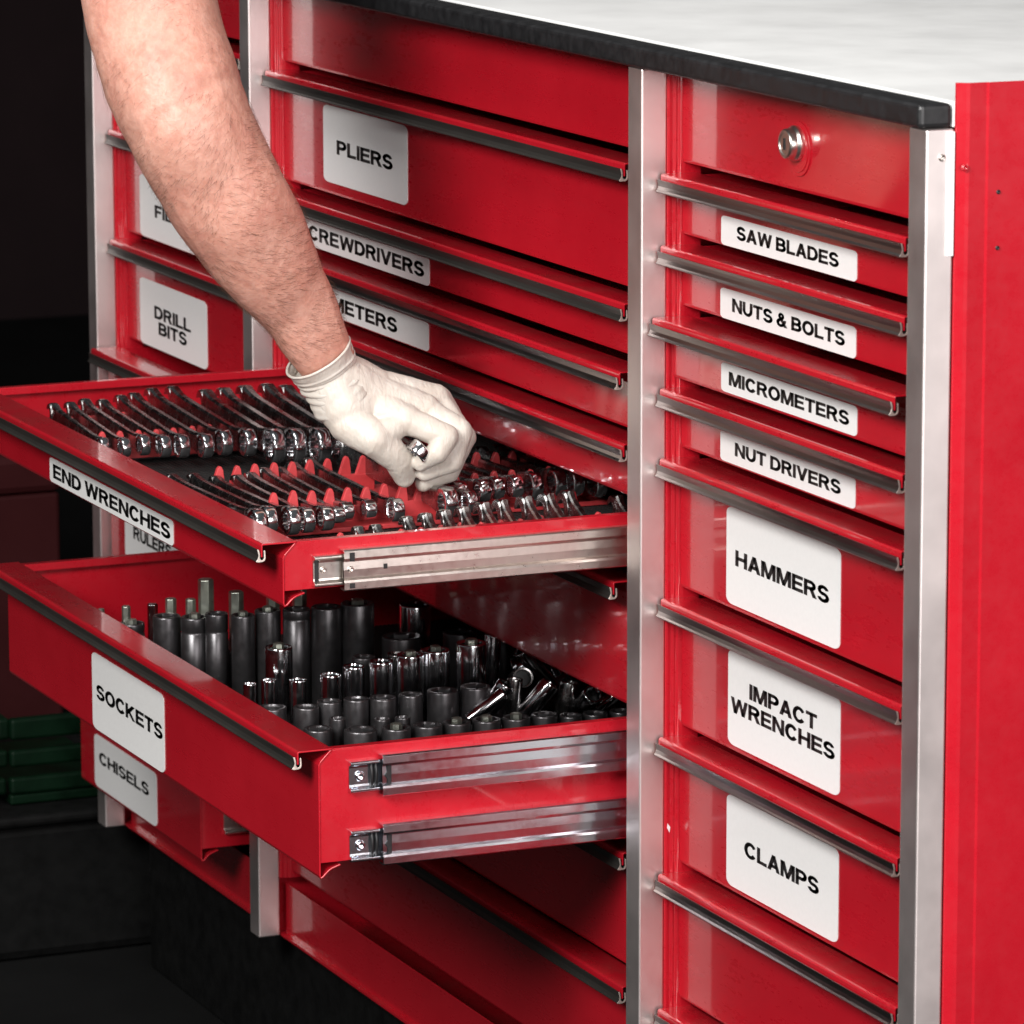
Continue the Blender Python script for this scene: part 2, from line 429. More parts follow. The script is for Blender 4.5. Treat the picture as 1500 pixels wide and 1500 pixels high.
# small fittings on the right post
def rivet(parent, p, r, axis='X', mat='nickel', name='rivet'):
    mb = MB()
    rot = Matrix.Rotation(math.pi / 2, 4, 'Y') if axis == 'X' else Matrix.Rotation(math.pi / 2, 4, 'X')
    Mx = Matrix.Translation(p) @ rot
    lathe_bm(mb, [(r, -0.0002), (r * 0.97, r * 0.25), (r * 0.75, r * 0.5), (r * 0.42, r * 0.55), (r * 0.36, r * 0.25), (0.0001, r * 0.2)], 20, 0, Mx, cap0=False, cap1=False)
    return mb.build(name, M[mat], parent, origin=p)
rivet(chest, (0.4, 0.0106, 0.9109), 0.0024, name='screw')
mb = MB(); mb.box(0.4001, 0.4012, 0.0142, 0.0186, 0.852, 0.9262)
mb.build('edge_strip', M['white_pl'], chest, origin=(0.4, 0.0165, 0.85), bevel=0.0003)

for zz in (0.8895, 0.8560):
    rivet(chest, (0.4061, 0.0455, zz), 0.0014, mat='black', name='screw')
rivet(chest, (0.4053, 0.0230, 0.9050), 0.0022, mat='red', name='screw')
# ------------------------------------------------------------------ drawers
TRIM = [(0.0, 0.0), (0.0006, -0.0022), (0.0010, -0.0045), (0.0003, -0.0068), (-0.0009, -0.0080), (-0.0004, -0.0087),
        (0.0012, -0.0089), (0.0040, -0.0088), (0.0055, -0.0080), (0.0061, -0.0065), (0.0060, -0.0016), (0.0053, -0.0008), (0.0047, -0.0015),
        (0.0049, -0.0060), (0.0043, -0.0072), (0.0030, -0.0074), (0.0022, -0.0062), (0.0021, -0.0030), (0.0014, -0.0002)]
def drawer(x0, x1, t, bot, off=0.0, trim='trim', lip=True, label=None, depth=0.44, faceleft=0.0017, tray=True, curl=True):
    f = YF + off
    name = 'drawer'
    if off > -0.1 and off != -0.0515: bot += 0.0015
    o3 = ((x0 + x1) / 2, f, bot)
    mb = MB()
    fx0 = x0 + faceleft
    th = 0.0011
    if lip:
        zt = t + 0.0030
        yl = f - 0.0186 + 0.0034
        mb.prism_x(strip([(yl, t - 0.0055), (yl, t + 0.0020), (yl + 0.0003, zt - 0.0003), (yl + 0.0012, zt), (f + 0.0095, zt)], th), x0, x1)
        face = [(f + 0.0088, zt - 0.0008), (f + 0.0010, t - 0.0055), (f, t - 0.0075), (f, bot + 0.0020), (f + 0.0006, bot + 0.0003),
                (f + 0.0022, bot + 0.0009), (f + 0.0062, bot + 0.0048), (f + 0.0090, bot + 0.0064), (f + 0.0150, bot + 0.0083)]
    else:
        zt = t
        face = [(f + 0.0095, zt), (f + 0.0015, zt), (f, zt - 0.0015), (f, bot + 0.0020), (f + 0.0006, bot + 0.0003), (f + 0.0022, bot + 0.0009), (f + 0.0150, bot + 0.0083)]
    mb.prism_x(strip(face, th), fx0, x1)
    bk = f + depth
    if bk > 0.49: bk = 0.49
    if tray:
        zs = bot + 0.0105
        for xs, sg in ((x0 + 0.004, 1), (x1 - 0.0007, -1)):
            a, b = (xs, xs + 0.0012) if sg > 0 else (xs - 0.0012, xs)
            mb.prism_x([(f + 0.0085, zt - 0.0009), (f + 0.0014, t - 0.0058), (f + 0.0007, t - 0.0075), (f + 0.0007, zs), (bk, zs), (bk, zt - 0.0005)], a, b)
            # rolled rim
            a, b = (xs, xs + 0.0075) if sg > 0 else (xs - 0.0075, xs)
            if off < -0.1:
                mb.prism_x([(f + 0.0098, zt - 0.0012), (f + 0.0098, zt), (bk, zt), (bk, zt - 0.0012)], a + 0.00005, b - 0.00005)
                c, d = (xs + 0.0063, xs + 0.0075) if sg > 0 else (xs - 0.0075, xs - 0.0063)
                mb.prism_x([(f + 0.0098, zt - 0.0060), (f + 0.0098, zt - 0.0002), (bk, zt - 0.0002), (bk, zt - 0.0060)], c, d)
        mb.box(x0 + 0.0045, x1 - 0.0025, f + 0.003, bk, bot + 0.0108, bot + 0.0120)
        mb.box(x0 + 0.0045, x1 - 0.0025, bk - 0.0012, bk, bot + 0.0120, zt - 0.001)
    d = mb.build(name, M['red'], chest, origin=o3, bevel=0.00035, seg=2)
    if label: d['label'] = label
    if lip:
        tb = MB(); yt = f - 0.0186
        tb.prism_x([(yt + a, t + b) for a, b in TRIM], x0 + 0.0002, x1 - 0.0002, 0, cap=1)
        tb.build('handle_trim', [M[trim], M['trim_end']], d, origin=((x0 + x1) / 2, yt, t), bevel=0.00025, seg=2)
    return d

def rail(parent, x, y0, y1, z0, z1, mat, notch='square'):
    """outer drawer slide: pressed channel section running along Y"""
    h = z1 - z0; mb = MB()
    prof = [(x, z1 - 0.0004), (x + 0.0072, z1), (x + 0.0086, z1 - 0.0010), (x + 0.0088, z1 - 0.0058), (x + 0.0082, z1 - 0.0074), (x + 0.0058, z1 - 0.0086),
            (x + 0.0056, z1 - 0.0083), (x + 0.0060, z1 - h / 2), (x + 0.0056, z0 + 0.0083), (x + 0.0058, z0 + 0.0086), (x + 0.0082, z0 + 0.0074),
            (x + 0.0088, z0 + 0.0058), (x + 0.0086, z0 + 0.0010), (x + 0.0072, z0), (x, z0 + 0.0004)]
    inner = [(a - 0.0011 if a > x + 0.001 else a, z0 + h / 2 + (b - z0 - h / 2) * 0.93) for a, b in prof]
    mb.prism_y(prof + inner[::-1], y0, y1)
    r = mb.build('slide_rail', M[mat], parent, origin=(x, (y0 + y1) / 2, z0 + h / 2), bevel=0.0003, seg=2)
    return r
def bracket(parent, x, y0, y1, z0, z1, mat):
    mb = MB()
    prof = [(x, z1), (x + 0.0042, z1), (x + 0.0050, z1 - 0.0008), (x + 0.0050, z1 - 0.0022), (x + 0.0018, z1 - 0.0034), (x + 0.0014, z1 - 0.005),
            (x + 0.0014, z0 + 0.005), (x + 0.0018, z0 + 0.0034), (x + 0.0050, z0 + 0.0022), (x + 0.0050, z0 + 0.0008), (x + 0.0042, z0), (x, z0)]
    mb.prism_y(prof, y0, y1)
    return mb.build('slide_bracket', M[mat], parent, origin=(x, y0, z0), bevel=0.0003)

# --- right bay
RX0, RX1 = 0.003, 0.3508
lockd = drawer(RX0, RX1, 0.9262, 0.8635, lip=False, label='top right drawer with a round key lock and no handle trim')
specR = [
 (0.8540, 0.8153, 0.0, 'trim', [0.0657, 0.2598, 0.8173, 0.8366, [('SAW BLADES', 0.0894, 0.2355, 0.8276, 0.0090)]], 'SAW BLADES'),
 (0.8058, 0.7670, 0.0, 'trim', [0.0652, 0.2597, 0.7688, 0.7888, [('NUTS & BOLTS', 0.0830, 0.2450, 0.7792, 0.0090)]], 'NUTS & BOLTS'),
 (0.7575, 0.7187, -0.0058, 'trim', [0.0791, 0.2736, 0.7222, 0.7414, [('MICROMETERS', 0.0910, 0.2633, 0.7320, 0.0090)]], 'MICROMETERS, pulled slightly open'),
 (0.7090, 0.6705, 0.0, 'trim', [0.0665, 0.2612, 0.6735, 0.6937, [('NUT DRIVERS', 0.0886, 0.2417, 0.6840, 0.0090)]], 'NUT DRIVERS'),
 (0.6611, 0.5742, 0.0, 'trim', [0.0768, 0.2424, 0.5790, 0.6446, [('HAMMERS', 0.0907, 0.2272, 0.6115, 0.0108)]], 'HAMMERS'),
 (0.5645, 0.4776, 0.0012, 'trim', [0.0782, 0.2418, 0.4830, 0.5480, [('IMPACT', 0.1108, 0.2095, 0.5248, 0.0106), ('WRENCHES', 0.0830, 0.2350, 0.5108, 0.0106)]], 'IMPACT WRENCHES'),
 (0.4681, 0.3814, 0.0, 'trim', [0.0798, 0.2440, 0.3865, 0.4494, [('CLAMPS', 0.1073, 0.2171, 0.4175, 0.0108)]], 'CLAMPS'),
 (0.3719, 0.2855, 0.0, 'trim', None, None), (0.2760, 0.1893, 0.0, 'trim', None, None)]
for t, b, off, tr, lab, nm in specR:
    d = drawer(RX0, RX1, t, b, off, tr, label=('red drawer labelled ' + nm) if nm else None)
    if lab: sticker(d, lab[0], lab[1], lab[2], lab[3], YF + off - 0.0006, lab[4])
# --- middle bay
MX0, MX1 = -0.7500, -0.0555
drawer(MX0, MX1, 0.9262, 0.8640, lip=False)
specM = [
 (0.8546, 0.7681, 0.0, 'trim_dark_refl', [-0.6590, -0.4825, 0.7785, 0.8395, [('PLIERS', -0.6296, -0.5117, 0.8080, 0.0113)]], 'PLIERS'),
 (0.7586, 0.7211, 0.0, 'trim_dark_refl', [-0.7230, -0.4400, 0.7224, 0.7440, [('SCREWDRIVERS', -0.7150, -0.4496, 0.7334, 0.0113)]], 'SCREWDRIVERS'),
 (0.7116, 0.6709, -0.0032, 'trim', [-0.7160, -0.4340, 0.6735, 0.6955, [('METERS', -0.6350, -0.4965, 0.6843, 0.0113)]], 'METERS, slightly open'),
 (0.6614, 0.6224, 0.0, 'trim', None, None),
 (0.5657, 0.4779, -0.0074, 'trim_dark_refl', None, None),
 (0.3725, 0.2855, 0.0, 'trim_dark_refl', None, None), (0.2760, 0.1893, 0.0, 'trim_dark_refl', None, None)]
for t, b, off, tr, lab, nm in specM:
    d = drawer(MX0, MX1, t, b, off, tr, label=('wide red drawer labelled ' + nm) if nm else None)
    if lab: sticker(d, lab[0], lab[1], lab[2], lab[3], YF + off - 0.0006, lab[4])
# --- left bay
LX0, LX1 = -1.148, -0.806
drawer(LX0, LX1, 0.9262, 0.8720, lip=False)
specL = [
 (0.8625, 0.7760, 0.0, 'trim_dark_refl', None, None),
 (0.7661, 0.6780, 0.0, 'trim_dark_refl', [-1.1080, -0.9380, 0.6805, 0.7350, [('FILES', -1.0680, -0.9780, 0.7060, 0.0112)]], 'FILES'),
 (0.6686, 0.5820, 0.0, 'trim_dark_refl', [-1.1120, -0.9380, 0.5845, 0.6430, [('DRILL', -1.0733, -0.9783, 0.6168, 0.0113), ('BITS', -1.0627, -0.9890, 0.6035, 0.0113)]], 'DRILL BITS'),
 (0.5723, 0.4840, -0.0194, 'trim_dark_refl', None, None),
 (0.4745, 0.3850, -0.0190, 'trim_dark_refl', [-1.1080, -0.9370, 0.3930, 0.4480, [('RULERS', -1.0843, -0.9833, 0.4195, 0.0112)]], 'RULERS'),
 (0.3755, 0.2855, 0.0, 'trim_dark_refl', None, None)]
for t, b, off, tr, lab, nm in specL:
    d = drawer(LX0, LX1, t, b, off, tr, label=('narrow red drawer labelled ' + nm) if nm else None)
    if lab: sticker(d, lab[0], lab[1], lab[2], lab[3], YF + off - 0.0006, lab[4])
dc = drawer(LX0 - 0.0, -0.8279, 0.2760, 0.1850, -0.0515, 'trim_dark_refl', label='narrow red drawer labelled CHISELS, pulled part way open')
sticker(dc, -1.1070, -0.9390, 0.1880, 0.2360, -0.0236, [('CHISELS', -1.0935, -0.9589, 0.2165, 0.0109)])
bracket(dc, -0.8284, -0.0030, 0.1, 0.2070, 0.2370, 'nickel')

# --- the two open drawers
dw = drawer(MX0, MX1, 0.6129, 0.5724, -0.2650, 'trim_dark_refl', label='wide shallow red drawer labelled END WRENCHES, pulled open')
sticker(dw, -0.5560, -0.2745, 0.5737, 0.5922, -0.2371, [('END WRENCHES', -0.5473, -0.2800, 0.5828, 0.0110)])
SX = MX1 - 0.0006
rail(dw, SX, -0.1960, 0.24, 0.5809, 0.6090, 'nickel')
bracket(dw, SX, -0.2157, -0.150, 0.5846, 0.6055, 'nickel')
rivet(dw, (SX + 0.0016, -0.2085, 0.5955), 0.0022)
rivet(dw, (SX + 0.0062, -0.1905, 0.5953), 0.0022)
for a in ((SX + 0.0012, SX + 0.0022, -0.2146, -0.2118, 0.5878, 0.6022), (SX + 0.0089, SX + 0.0093, -0.1922, -0.1886, 0.6012, 0.6072),
          (SX + 0.0089, SX + 0.0093, -0.1922, -0.1886, 0.5828, 0.5862), (SX + 0.0061, SX + 0.0065, -0.1668, -0.1640, 0.5938, 0.5972)):
    mb = MB(); mb.box(*a)
    mb.build('slide_slot', M['black'], dw, origin=(a[0], a[2], a[4]), bevel=0.0003)

ds = drawer(MX0, MX1, 0.4684, 0.3820, -0.2409, 'trim_dark_refl', label='wide deep red drawer labelled SOCKETS, pulled open')
sticker(ds, -0.5360, -0.3700, 0.3835, 0.4432, -0.2130, [('SOCKETS', -0.5255, -0.3731, 0.4140, 0.0113)])
for za, zb in ((0.4366, 0.4655), (0.3884, 0.4172)):
    rail(ds, SX, -0.1692, 0.24, za, zb, 'zinc')
    zc = (za + zb) / 2
    bracket(ds, SX, -0.1912, -0.120, zc - 0.0108, zc + 0.0108, 'zinc')
    rivet(ds, (SX + 0.0016, -0.1835, zc), 0.0036, mat='zinc')
    for k, yy in enumerate((-0.1765, -0.1732)):
        mb = MB()
        lathe_bm(mb, [(0.0082, 0), (0.0092, 0.0006), (0.0094, 0.0012), (0.0092, 0.0018), (0.0082, 0.0024)], 24, 0,
                 Matrix.Translation((SX + 0.001, yy, zc)) @ Matrix.Rotation(-math.pi / 2, 4, 'X') @ Matrix.Diagonal((0.35, 1, 1, 1)))
        mb.build('bumper_ring', M['black'], ds, origin=(SX, yy, zc))
    mb = MB()
    poly = [(-0.1655, 0.0068), (-0.1622, 0.0070), (-0.1622, -0.0066), (-0.1652, -0.0068), (-0.1652, -0.0030), (-0.1672, 0.0), (-0.1655, 0.0026)]
    mb.prism_x([(y, zc + z) for y, z in poly], SX + 0.0060, SX + 0.0068)
    mb.build('retainer_clip', M['black'], ds, origin=(SX, -0.165, zc), bevel=0.0003)

# lock
lk = MB()
esc = []
for k in range(28):
    a = 2 * math.pi * k / 28
    esc.append((0.1785 + 0.0165 * math.cos(a), 0.8925 + 0.0165 * math.sin(a) - (0.0015 if math.sin(a) < 0 else -0.0005)))
lk.prism_y(esc, YF - 0.0016, YF - 0.0005, 0)
lk.prism_y([(0.1785 + (x - 0.1785) * 0.86, 0.8925 + (z - 0.8925) * 0.86) for x, z in esc], YF - 0.0022, YF - 0.0015, 0)
Mx = Matrix.Translation((0.1780, YF - 0.0020, 0.8955)) @ Matrix.Rotation(math.pi / 2, 4, 'X')
lathe_bm(lk, [(0.0115, 0), (0.0115, 0.003), (0.0098, 0.0045), (0.0096, 0.0085), (0.0088, 0.0094), (0.0070, 0.0096), (0.0068, 0.0088), (0.0060, 0.0090)], 36, 1, Mx)
Mk = Matrix.Translation((0.1780, YF - 0.0112, 0.8955))
lk.box(0.1772, 0.1788, YF - 0.0118, YF - 0.0108, 0.8918, 0.8992, 2)
lo = lk.build('key_lock', [M['red'], M['nickel'], M['black']], lockd, origin=(0.178, YF, 0.895), bevel=0.0002)

for cx_, cy_, cz_ in ((0.0012, 0.0186, 0.4065), (0.0012, 0.0186, 0.5530)):
    mb = MB(); mb.prism_x([(cy_ + 0.0032, cz_ - 0.0030), (cy_ + 0.0014, cz_ + 0.0004), (cy_ + 0.0018, cz_ + 0.0036), (cy_ + 0.0038, cz_ + 0.0008)], cx_ + 0.0006, cx_ + 0.0010)
    mb.build('paint_chip', M['white_pl'], chest, origin=(cx_, cy_, cz_))

# ------------------------------------------------------------------ drawer liners
def mat_liner(name, x0, x1, y0, y1, z, lab):
    mb = MB(); n = int((y1 - y0) / 0.0035)
    mb.box(x0, x1, y0, y1, z, z + 0.0008)
    for i in range(n):
        y = y0 + 0.001 + i * 0.0035
        mb.box(x0, x1, y, y + 0.0014, z + 0.0007, z + 0.0013)
    o = mb.build(name, M['liner'], None, origin=((x0 + x1) / 2, (y0 + y1) / 2, z))
    return tag(o, lab, 'drawer mat')
mat_liner('ribbed_mat', MX0 + 0.012, MX1 - 0.010, -0.232, 0.17, 0.5846, 'black ribbed rubber mat lining the END WRENCHES drawer')
mat_liner('ribbed_mat', MX0 + 0.012, MX1 - 0.010, -0.205, 0.19, 0.3942, 'black ribbed rubber mat lining the SOCKETS drawer')

# ------------------------------------------------------------------ wrench racks
def rack(label, combs, x0, x1, y0, y1, zb=0.5862, base='rack'):
    """combs: list of (x, first tooth y, pitch, count, tooth top z)"""
    t = empty('wrench_rack', ((x0 + x1) / 2, (y0 + y1) / 2, zb))
    tag(t, label, 'tool rack', 'red plastic wrench racks in the END WRENCHES drawer')
    mb = MB(); mb.box(x0, x1, y0, y1, zb, zb + 0.0035)
    mb.build('base_plate', M[base], t, origin=((x0 + x1) / 2, (y0 + y1) / 2, zb), bevel=0.0008)
    for x, ty, p, n, zt in combs:
        c = MB()
        zlow = zt - 0.0135
        c.box(x - 0.0022, x + 0.0022, ty - p * 0.6, ty + p * (n - 0.4), zb + 0.003, zlow + 0.0005)
        for k in range(n):
            y = ty + p * k + random.uniform(-0.0006, 0.0006)
            h = zt + random.uniform(-0.0008, 0.0008)
            poly = [(y - 0.0062, zlow), (y - 0.0044, zlow + 0.005), (y - 0.0018, h - 0.0016), (y - 0.0002, h), (y + 0.0014, h - 0.0004), (y + 0.0026, h - 0.003),
                    (y + 0.0034, zlow + 0.004), (y + 0.0036, zlow)]
            c.prism_x(poly, x - 0.0019, x + 0.0019)
        c.build('tooth_comb', M['rack'], t, origin=(x, ty, zb), bevel=0.0005)
    return t
rack('red plastic rack holding the far row of wrenches', [(-0.6230, -0.1981, 0.0144, 13, 0.6105), (-0.5400, -0.2004, 0.0144, 13, 0.6110)], -0.640, -0.545, -0.212, -0.008, base='black')
rack('red plastic rack holding the second row of wrenches in front of the glove', [(-0.3480, -0.1756, 0.0140, 9, 0.6145), (-0.2380, -0.1744, 0.0140, 10, 0.6140)], -0.362, -0.215, -0.196, -0.041)
rack('red plastic rack in the rear middle, partly under the glove', [(-0.3300, -0.0240, 0.0145, 8, 0.6135), (-0.2555, -0.0280, 0.0145, 8, 0.6135)], -0.345, -0.236, -0.038, 0.085, 0.5860)
rack('low red plastic rack along the near side rim', [(-0.1060, -0.1755, 0.0148, 15, 0.6090)], -0.118, -0.0900, -0.190, 0.045)

# ------------------------------------------------------------------ wrenches
ORD = ['first', 'second', 'third', 'fourth', 'fifth', 'sixth', 'seventh', 'eighth', 'ninth', 'tenth', 'eleventh', 'twelfth', 'thirteenth', 'fourteenth', 'fifteenth']
def ring_mesh(mb, cx, cz, ro, ri, w, square=False, tilt=0.0):
    """ring with its axis along Y and a 12-point bore; barrel outside"""
    seg = 36
    prof = [(0, -w / 2, ri), (0, -w / 2 + 0.0004, None)]
    vs = []; rows = []
    lay = [(ro * 0.91, -w / 2), (ro * 0.975, -w / 2 + w * 0.07), (ro * 0.995, -w * 0.30), (ro * 1.01, 0), (ro * 0.995, w * 0.30), (ro * 0.975, w / 2 - w * 0.07), (ro * 0.91, w / 2)]
    def pt(r, a, y): return (cx + r * math.cos(a), y, cz + r * math.sin(a))
    allrows = []
    for r, y in lay:
        row = []
        for k in range(seg):
            a = 2 * math.pi * k / seg
            rr = r
            if square:
                q = (a % (math.pi / 3)) - math.pi / 6
                rr = r * math.cos(math.pi / 6) / math.cos(q) * 1.04 if abs(y) < w * 0.3 else r * 0.95
            row.append(pt(rr, a, y))
        allrows.append(row)
    for y in (w / 2 - 0.0004, -w / 2 + 0.0004):
        row = []
        for k in range(seg):
            a = 2 * math.pi * k / seg
            rr = ri * (1.0 if (k % 3) else 1.13)
            row.append(pt(rr, a, y))
        allrows.append(row)
    nr = len(allrows)
    V = [v for row in allrows for v in row]
    for i in range(nr):
        j = (i + 1) % nr
        F = []
        for k in range(seg):
            k2 = (k + 1) % seg
            F.append((i * seg + k, i * seg + k2, j * seg + k2, j * seg + k))
        if 1 <= i <= 4: F2 = F; mb.add(V, F2, 0, not square)
        else: mb.add(V, F, 0, False)
def jaw_mesh(mb, cx, cz, r, w, ang, op=0.52):
    """open end: round head with a parallel slot, thickness along Y"""
    pts = []
    ho = r * op
    a0 = math.asin(ho / r)
    n = 22
    for k in range(n + 1):
        a = a0 + (2 * math.pi - 2 * a0) * k / n
        rr = r * (1.0 - 0.06 * math.cos(2 * a))
        pts.append((rr * math.cos(a), rr * math.sin(a)))
    d = -r * 0.15
    pts += [(d, -ho), (d - r * 0.18, 0.0), (d, ho)]
    c, s = math.cos(ang), math.sin(ang)
    pts = [(cx + x * c - z * s, cz + x * s + z * c) for x, z in pts]
    cen = Vector((cx, cz)); nn = len(pts)
    def lay(sc, y): return [(cx + (x - cx) * sc, y, cz + (z - cz) * sc) for x, z in pts]
    L = [lay(0.93, -w / 2), lay(1.0, -w * 0.28), lay(1.0, w * 0.28), lay(0.93, w / 2)]
    V = [v for l in L for v in l]; F = []
    for i in range(3):
        for k in range(nn):
            k2 = (k + 1) % nn
            F.append((i * nn + k, i * nn + k2, (i + 1) * nn + k2, (i + 1) * nn + k))
    mb.add(V, F, 0, False)
    mb.add(L[0], [tuple(range(nn))[::-1]]); mb.add(L[3], [tuple(range(nn))])
def shaft_mesh(mb, xa, za, xb, zb, ha, hb, w):
    """flat blade with chamfered long edges; every long face keeps its own vertices so edges stay crisp"""
    n = 14; secs = []
    for i in range(n + 1):
        t = i / n; x = xa + (xb - xa) * t; z = za + (zb - za) * t
        e = abs(2 * t - 1) ** 7
        hh = (ha + (hb - ha) * t) * (1 + 0.5 * e) / 2; ww = w * (1 + 0.25 * e) / 2; c = min(hh, ww) * 0.45
        secs.append([(x, ww, z - hh + c), (x, ww, z + hh - c), (x, ww - c, z + hh), (x, -ww + c, z + hh), (x, -ww, z + hh - c), (x, -ww, z - hh + c), (x, -ww + c, z - hh), (x, ww - c, z - hh)])
    for k in range(8):
        k2 = (k + 1) % 8; V = []
        for sc in secs: V += [sc[k], sc[k2]]
        mb.add(V, [(2 * i, 2 * i + 1, 2 * i + 3, 2 * i + 2) for i in range(n)], 0, True)
    mb.add(secs[0], [tuple(range(8))[::-1]]); mb.add(secs[-1], [tuple(range(8))])
def wrench(label, xj, zj, rj, xr, zr, rr, y, w, mat='chrome', ring=True, jaw=True, square=False, group=None, jang=None, cat='wrench', tilt=0.0):
    cz = min(zj - rj, zr - rr)
    tilt += random.uniform(-0.022, 0.022); zj += random.uniform(-0.0008, 0.0012); zr += random.uniform(-0.0006, 0.0008)
    t = empty('combination_wrench', ((xj + xr) / 2, y, cz))
    tag(t, label, cat, group)
    s = 1 if xr > xj else -1
    m = M[mat]
    mj = M['chrome_dull'] if mat == 'chrome' else m  # darker chrome: dark reflections on open ends and shafts put into colour
    def fin(mb, nm, org, mm):
        mb.v = [(a, b + y + (a - (xj + xr) / 2) * tilt, c) for a, b, c in mb.v]
        return mb.build(nm, mm, t, origin=org, merge=(nm != 'shaft'))
    if jaw:
        mb = MB(); jaw_mesh(mb, xj, zj, rj, max(0.0072, w * 0.85), (math.pi if s > 0 else 0) + (jang if jang is not None else 0.28)); fin(mb, 'open_end', (xj, y, zj), mj)
    mb = MB(); shaft_mesh(mb, xj + s * (rj * 0.8 if jaw else 0), zj, xr - s * (rr * 0.85 if ring else 0), zr, rj * 1.55, rr * 1.25, w * 0.72); fin(mb, 'shaft', ((xj + xr) / 2, y, (zj + zr) / 2), m if not jaw else mj)
    if ring:
        mb = MB(); ring_mesh(mb, xr, zr, rr, rr * 0.62, w, square); fin(mb, 'ring_end', (xr, y, zr), M['chrome'])
    return t
G1 = 'chrome wrenches standing in the racks'
col1 = [(-0.6499, -0.5209, -0.2048), (-0.6480, -0.5117, -0.1914), (-0.6471, -0.5077, -0.1787), (-0.6400, -0.4990, -0.1660), (-0.6419, -0.4911, -0.1524), (-0.6469, -0.4866, -0.1375),
        (-0.6476, -0.4869, -0.1225), (-0.6452, -0.4800, -0.1060), (-0.6178, -0.4578, -0.0905), (-0.6192, -0.4509, -0.0755), (-0.6091, -0.4392, -0.0610), (-0.6005, -0.4382, -0.0450)]
RR1 = [.0068, .0073, .0078, .0084, .0088, .0092, .0097, .0104, .0132, .0134, .0134, .0130]
WW1 = [.0066, .0070, .0074, .0078, .0081, .0084, .0086, .009, .0102, .0102, .0102, .0102]
for i, (xj, xr, y) in enumerate(col1):
    f = i / 11
    wrench('chrome combination wrench, %s from the left in the far row of racks' % ORD[i],
           xj, 0.6080 + 0.0085 * f, 0.0072 + 0.0036 * f, xr, 0.6035 + 0.0030 * f, RR1[i], y, WW1[i], group=G1)
# long wrench passing behind the glove
wrench('long greenish chrome wrench lying right beside the glove cuff, last in the far row', -0.5980, 0.616, 0.0108, -0.4250, 0.608, 0.0118, -0.0285, 0.0090, group=G1)
wrench('dark wrench behind the long greenish one, mostly under the glove cuff', -0.5450, 0.606, 0.0080, -0.4000, 0.603, 0.0090, 0.0050, 0.0080, 'chrome_dull', group=G1)
wrench('dark wrench farthest back, its shaft emerging under the glove cuff', -0.5300, 0.604, 0.0080, -0.3900, 0.602, 0.0090, 0.0230, 0.0080, 'chrome_dull', group=G1)
col2 = [(-0.3690, -0.1900, -0.2050), (-0.3636, -0.1990, -0.1920), (-0.3450, -0.1950, -0.1790), (-0.3400, -0.1940, -0.1660), (-0.3416, -0.1950, -0.1535), (-0.3530, -0.2013, -0.1401), (-0.3561, -0.2177, -0.1268), (-0.3642, -0.2180, -0.1120), (-0.3709, -0.2050, -0.0965)]
rr2 = [0.0105, 0.0100, 0.0100, 0.0088, 0.0085, 0.0056, 0.0066, 0.0070, 0.0082]
for i, (xj, xr, y) in enumerate(col2):
    f = i / 8
    wrench('chrome wrench, %s from the left in the middle row of racks' % ORD[i],
           xj, 0.6010 + 0.002 * f, 0.0060 + 0.0010 * f, xr, 0.6020 - 0.001 * f, rr2[i], y, 0.0082, 'chrome', jaw=True, group=G1)
wrench('large chrome wrench right under the gloved thumb', -0.3980, 0.607, 0.0105, -0.1960, 0.6060, 0.0110, -0.0590, 0.0100, group=G1)
wrench('slim chrome wrench between the large one and the gloved fingers', -0.3300, 0.604, 0.0075, -0.1890, 0.6060, 0.0080, -0.0440, 0.0075, group=G1)
col4 = [(-0.2329, -0.0355, 0.0078), (-0.2280, -0.0205, 0.0085), (-0.2330, -0.0055, 0.0083), (-0.2325, 0.0080, 0.0083), (-0.2290, 0.0225, 0.0105), (-0.2320, 0.0410, 0.0105), (-0.2330, 0.0555, 0.0108), (-0.2250, 0.0700, 0.0108)]
for i, (xr, y, r) in enumerate(col4):
    wrench('flat sided ring wrench, %s going right from the gloved fingers' % ORD[i],
           -0.375, 0.600, 0.0085, xr, 0.6055, r, y, 0.0086, 'chrome_dull', jaw=True, square=True, group='flat sided wrenches behind the gloved fingers')
col3 = [(-0.1010, -0.1649, 0.0050), (-0.1015, -0.1515, 0.0052), (-0.1060, -0.1271, 0.0068), (-0.1080, -0.1125, 0.0074), (-0.1100, -0.0980, 0.0080), (-0.1110, -0.0840, 0.0084), (-0.1130, -0.0680, 0.0096), (-0.1160, -0.0530, 0.0100),
        (-0.1180, -0.0340, 0.0104), (-0.1200, -0.0165, 0.0110), (-0.1220, 0.0000, 0.0105), (-0.1120, 0.0330, 0.0080)]
for i, (xj, y, r) in enumerate(col3):
    wrench('short open ended chrome wrench at the near side rim, %s from the left' % ORD[i],
           xj, 0.6075 + r * 0.28, r, -0.0700, 0.5975, 0.0045, y, 0.0072, 'chrome', ring=False, group='short wrenches along the near side rim', jang=0.55)
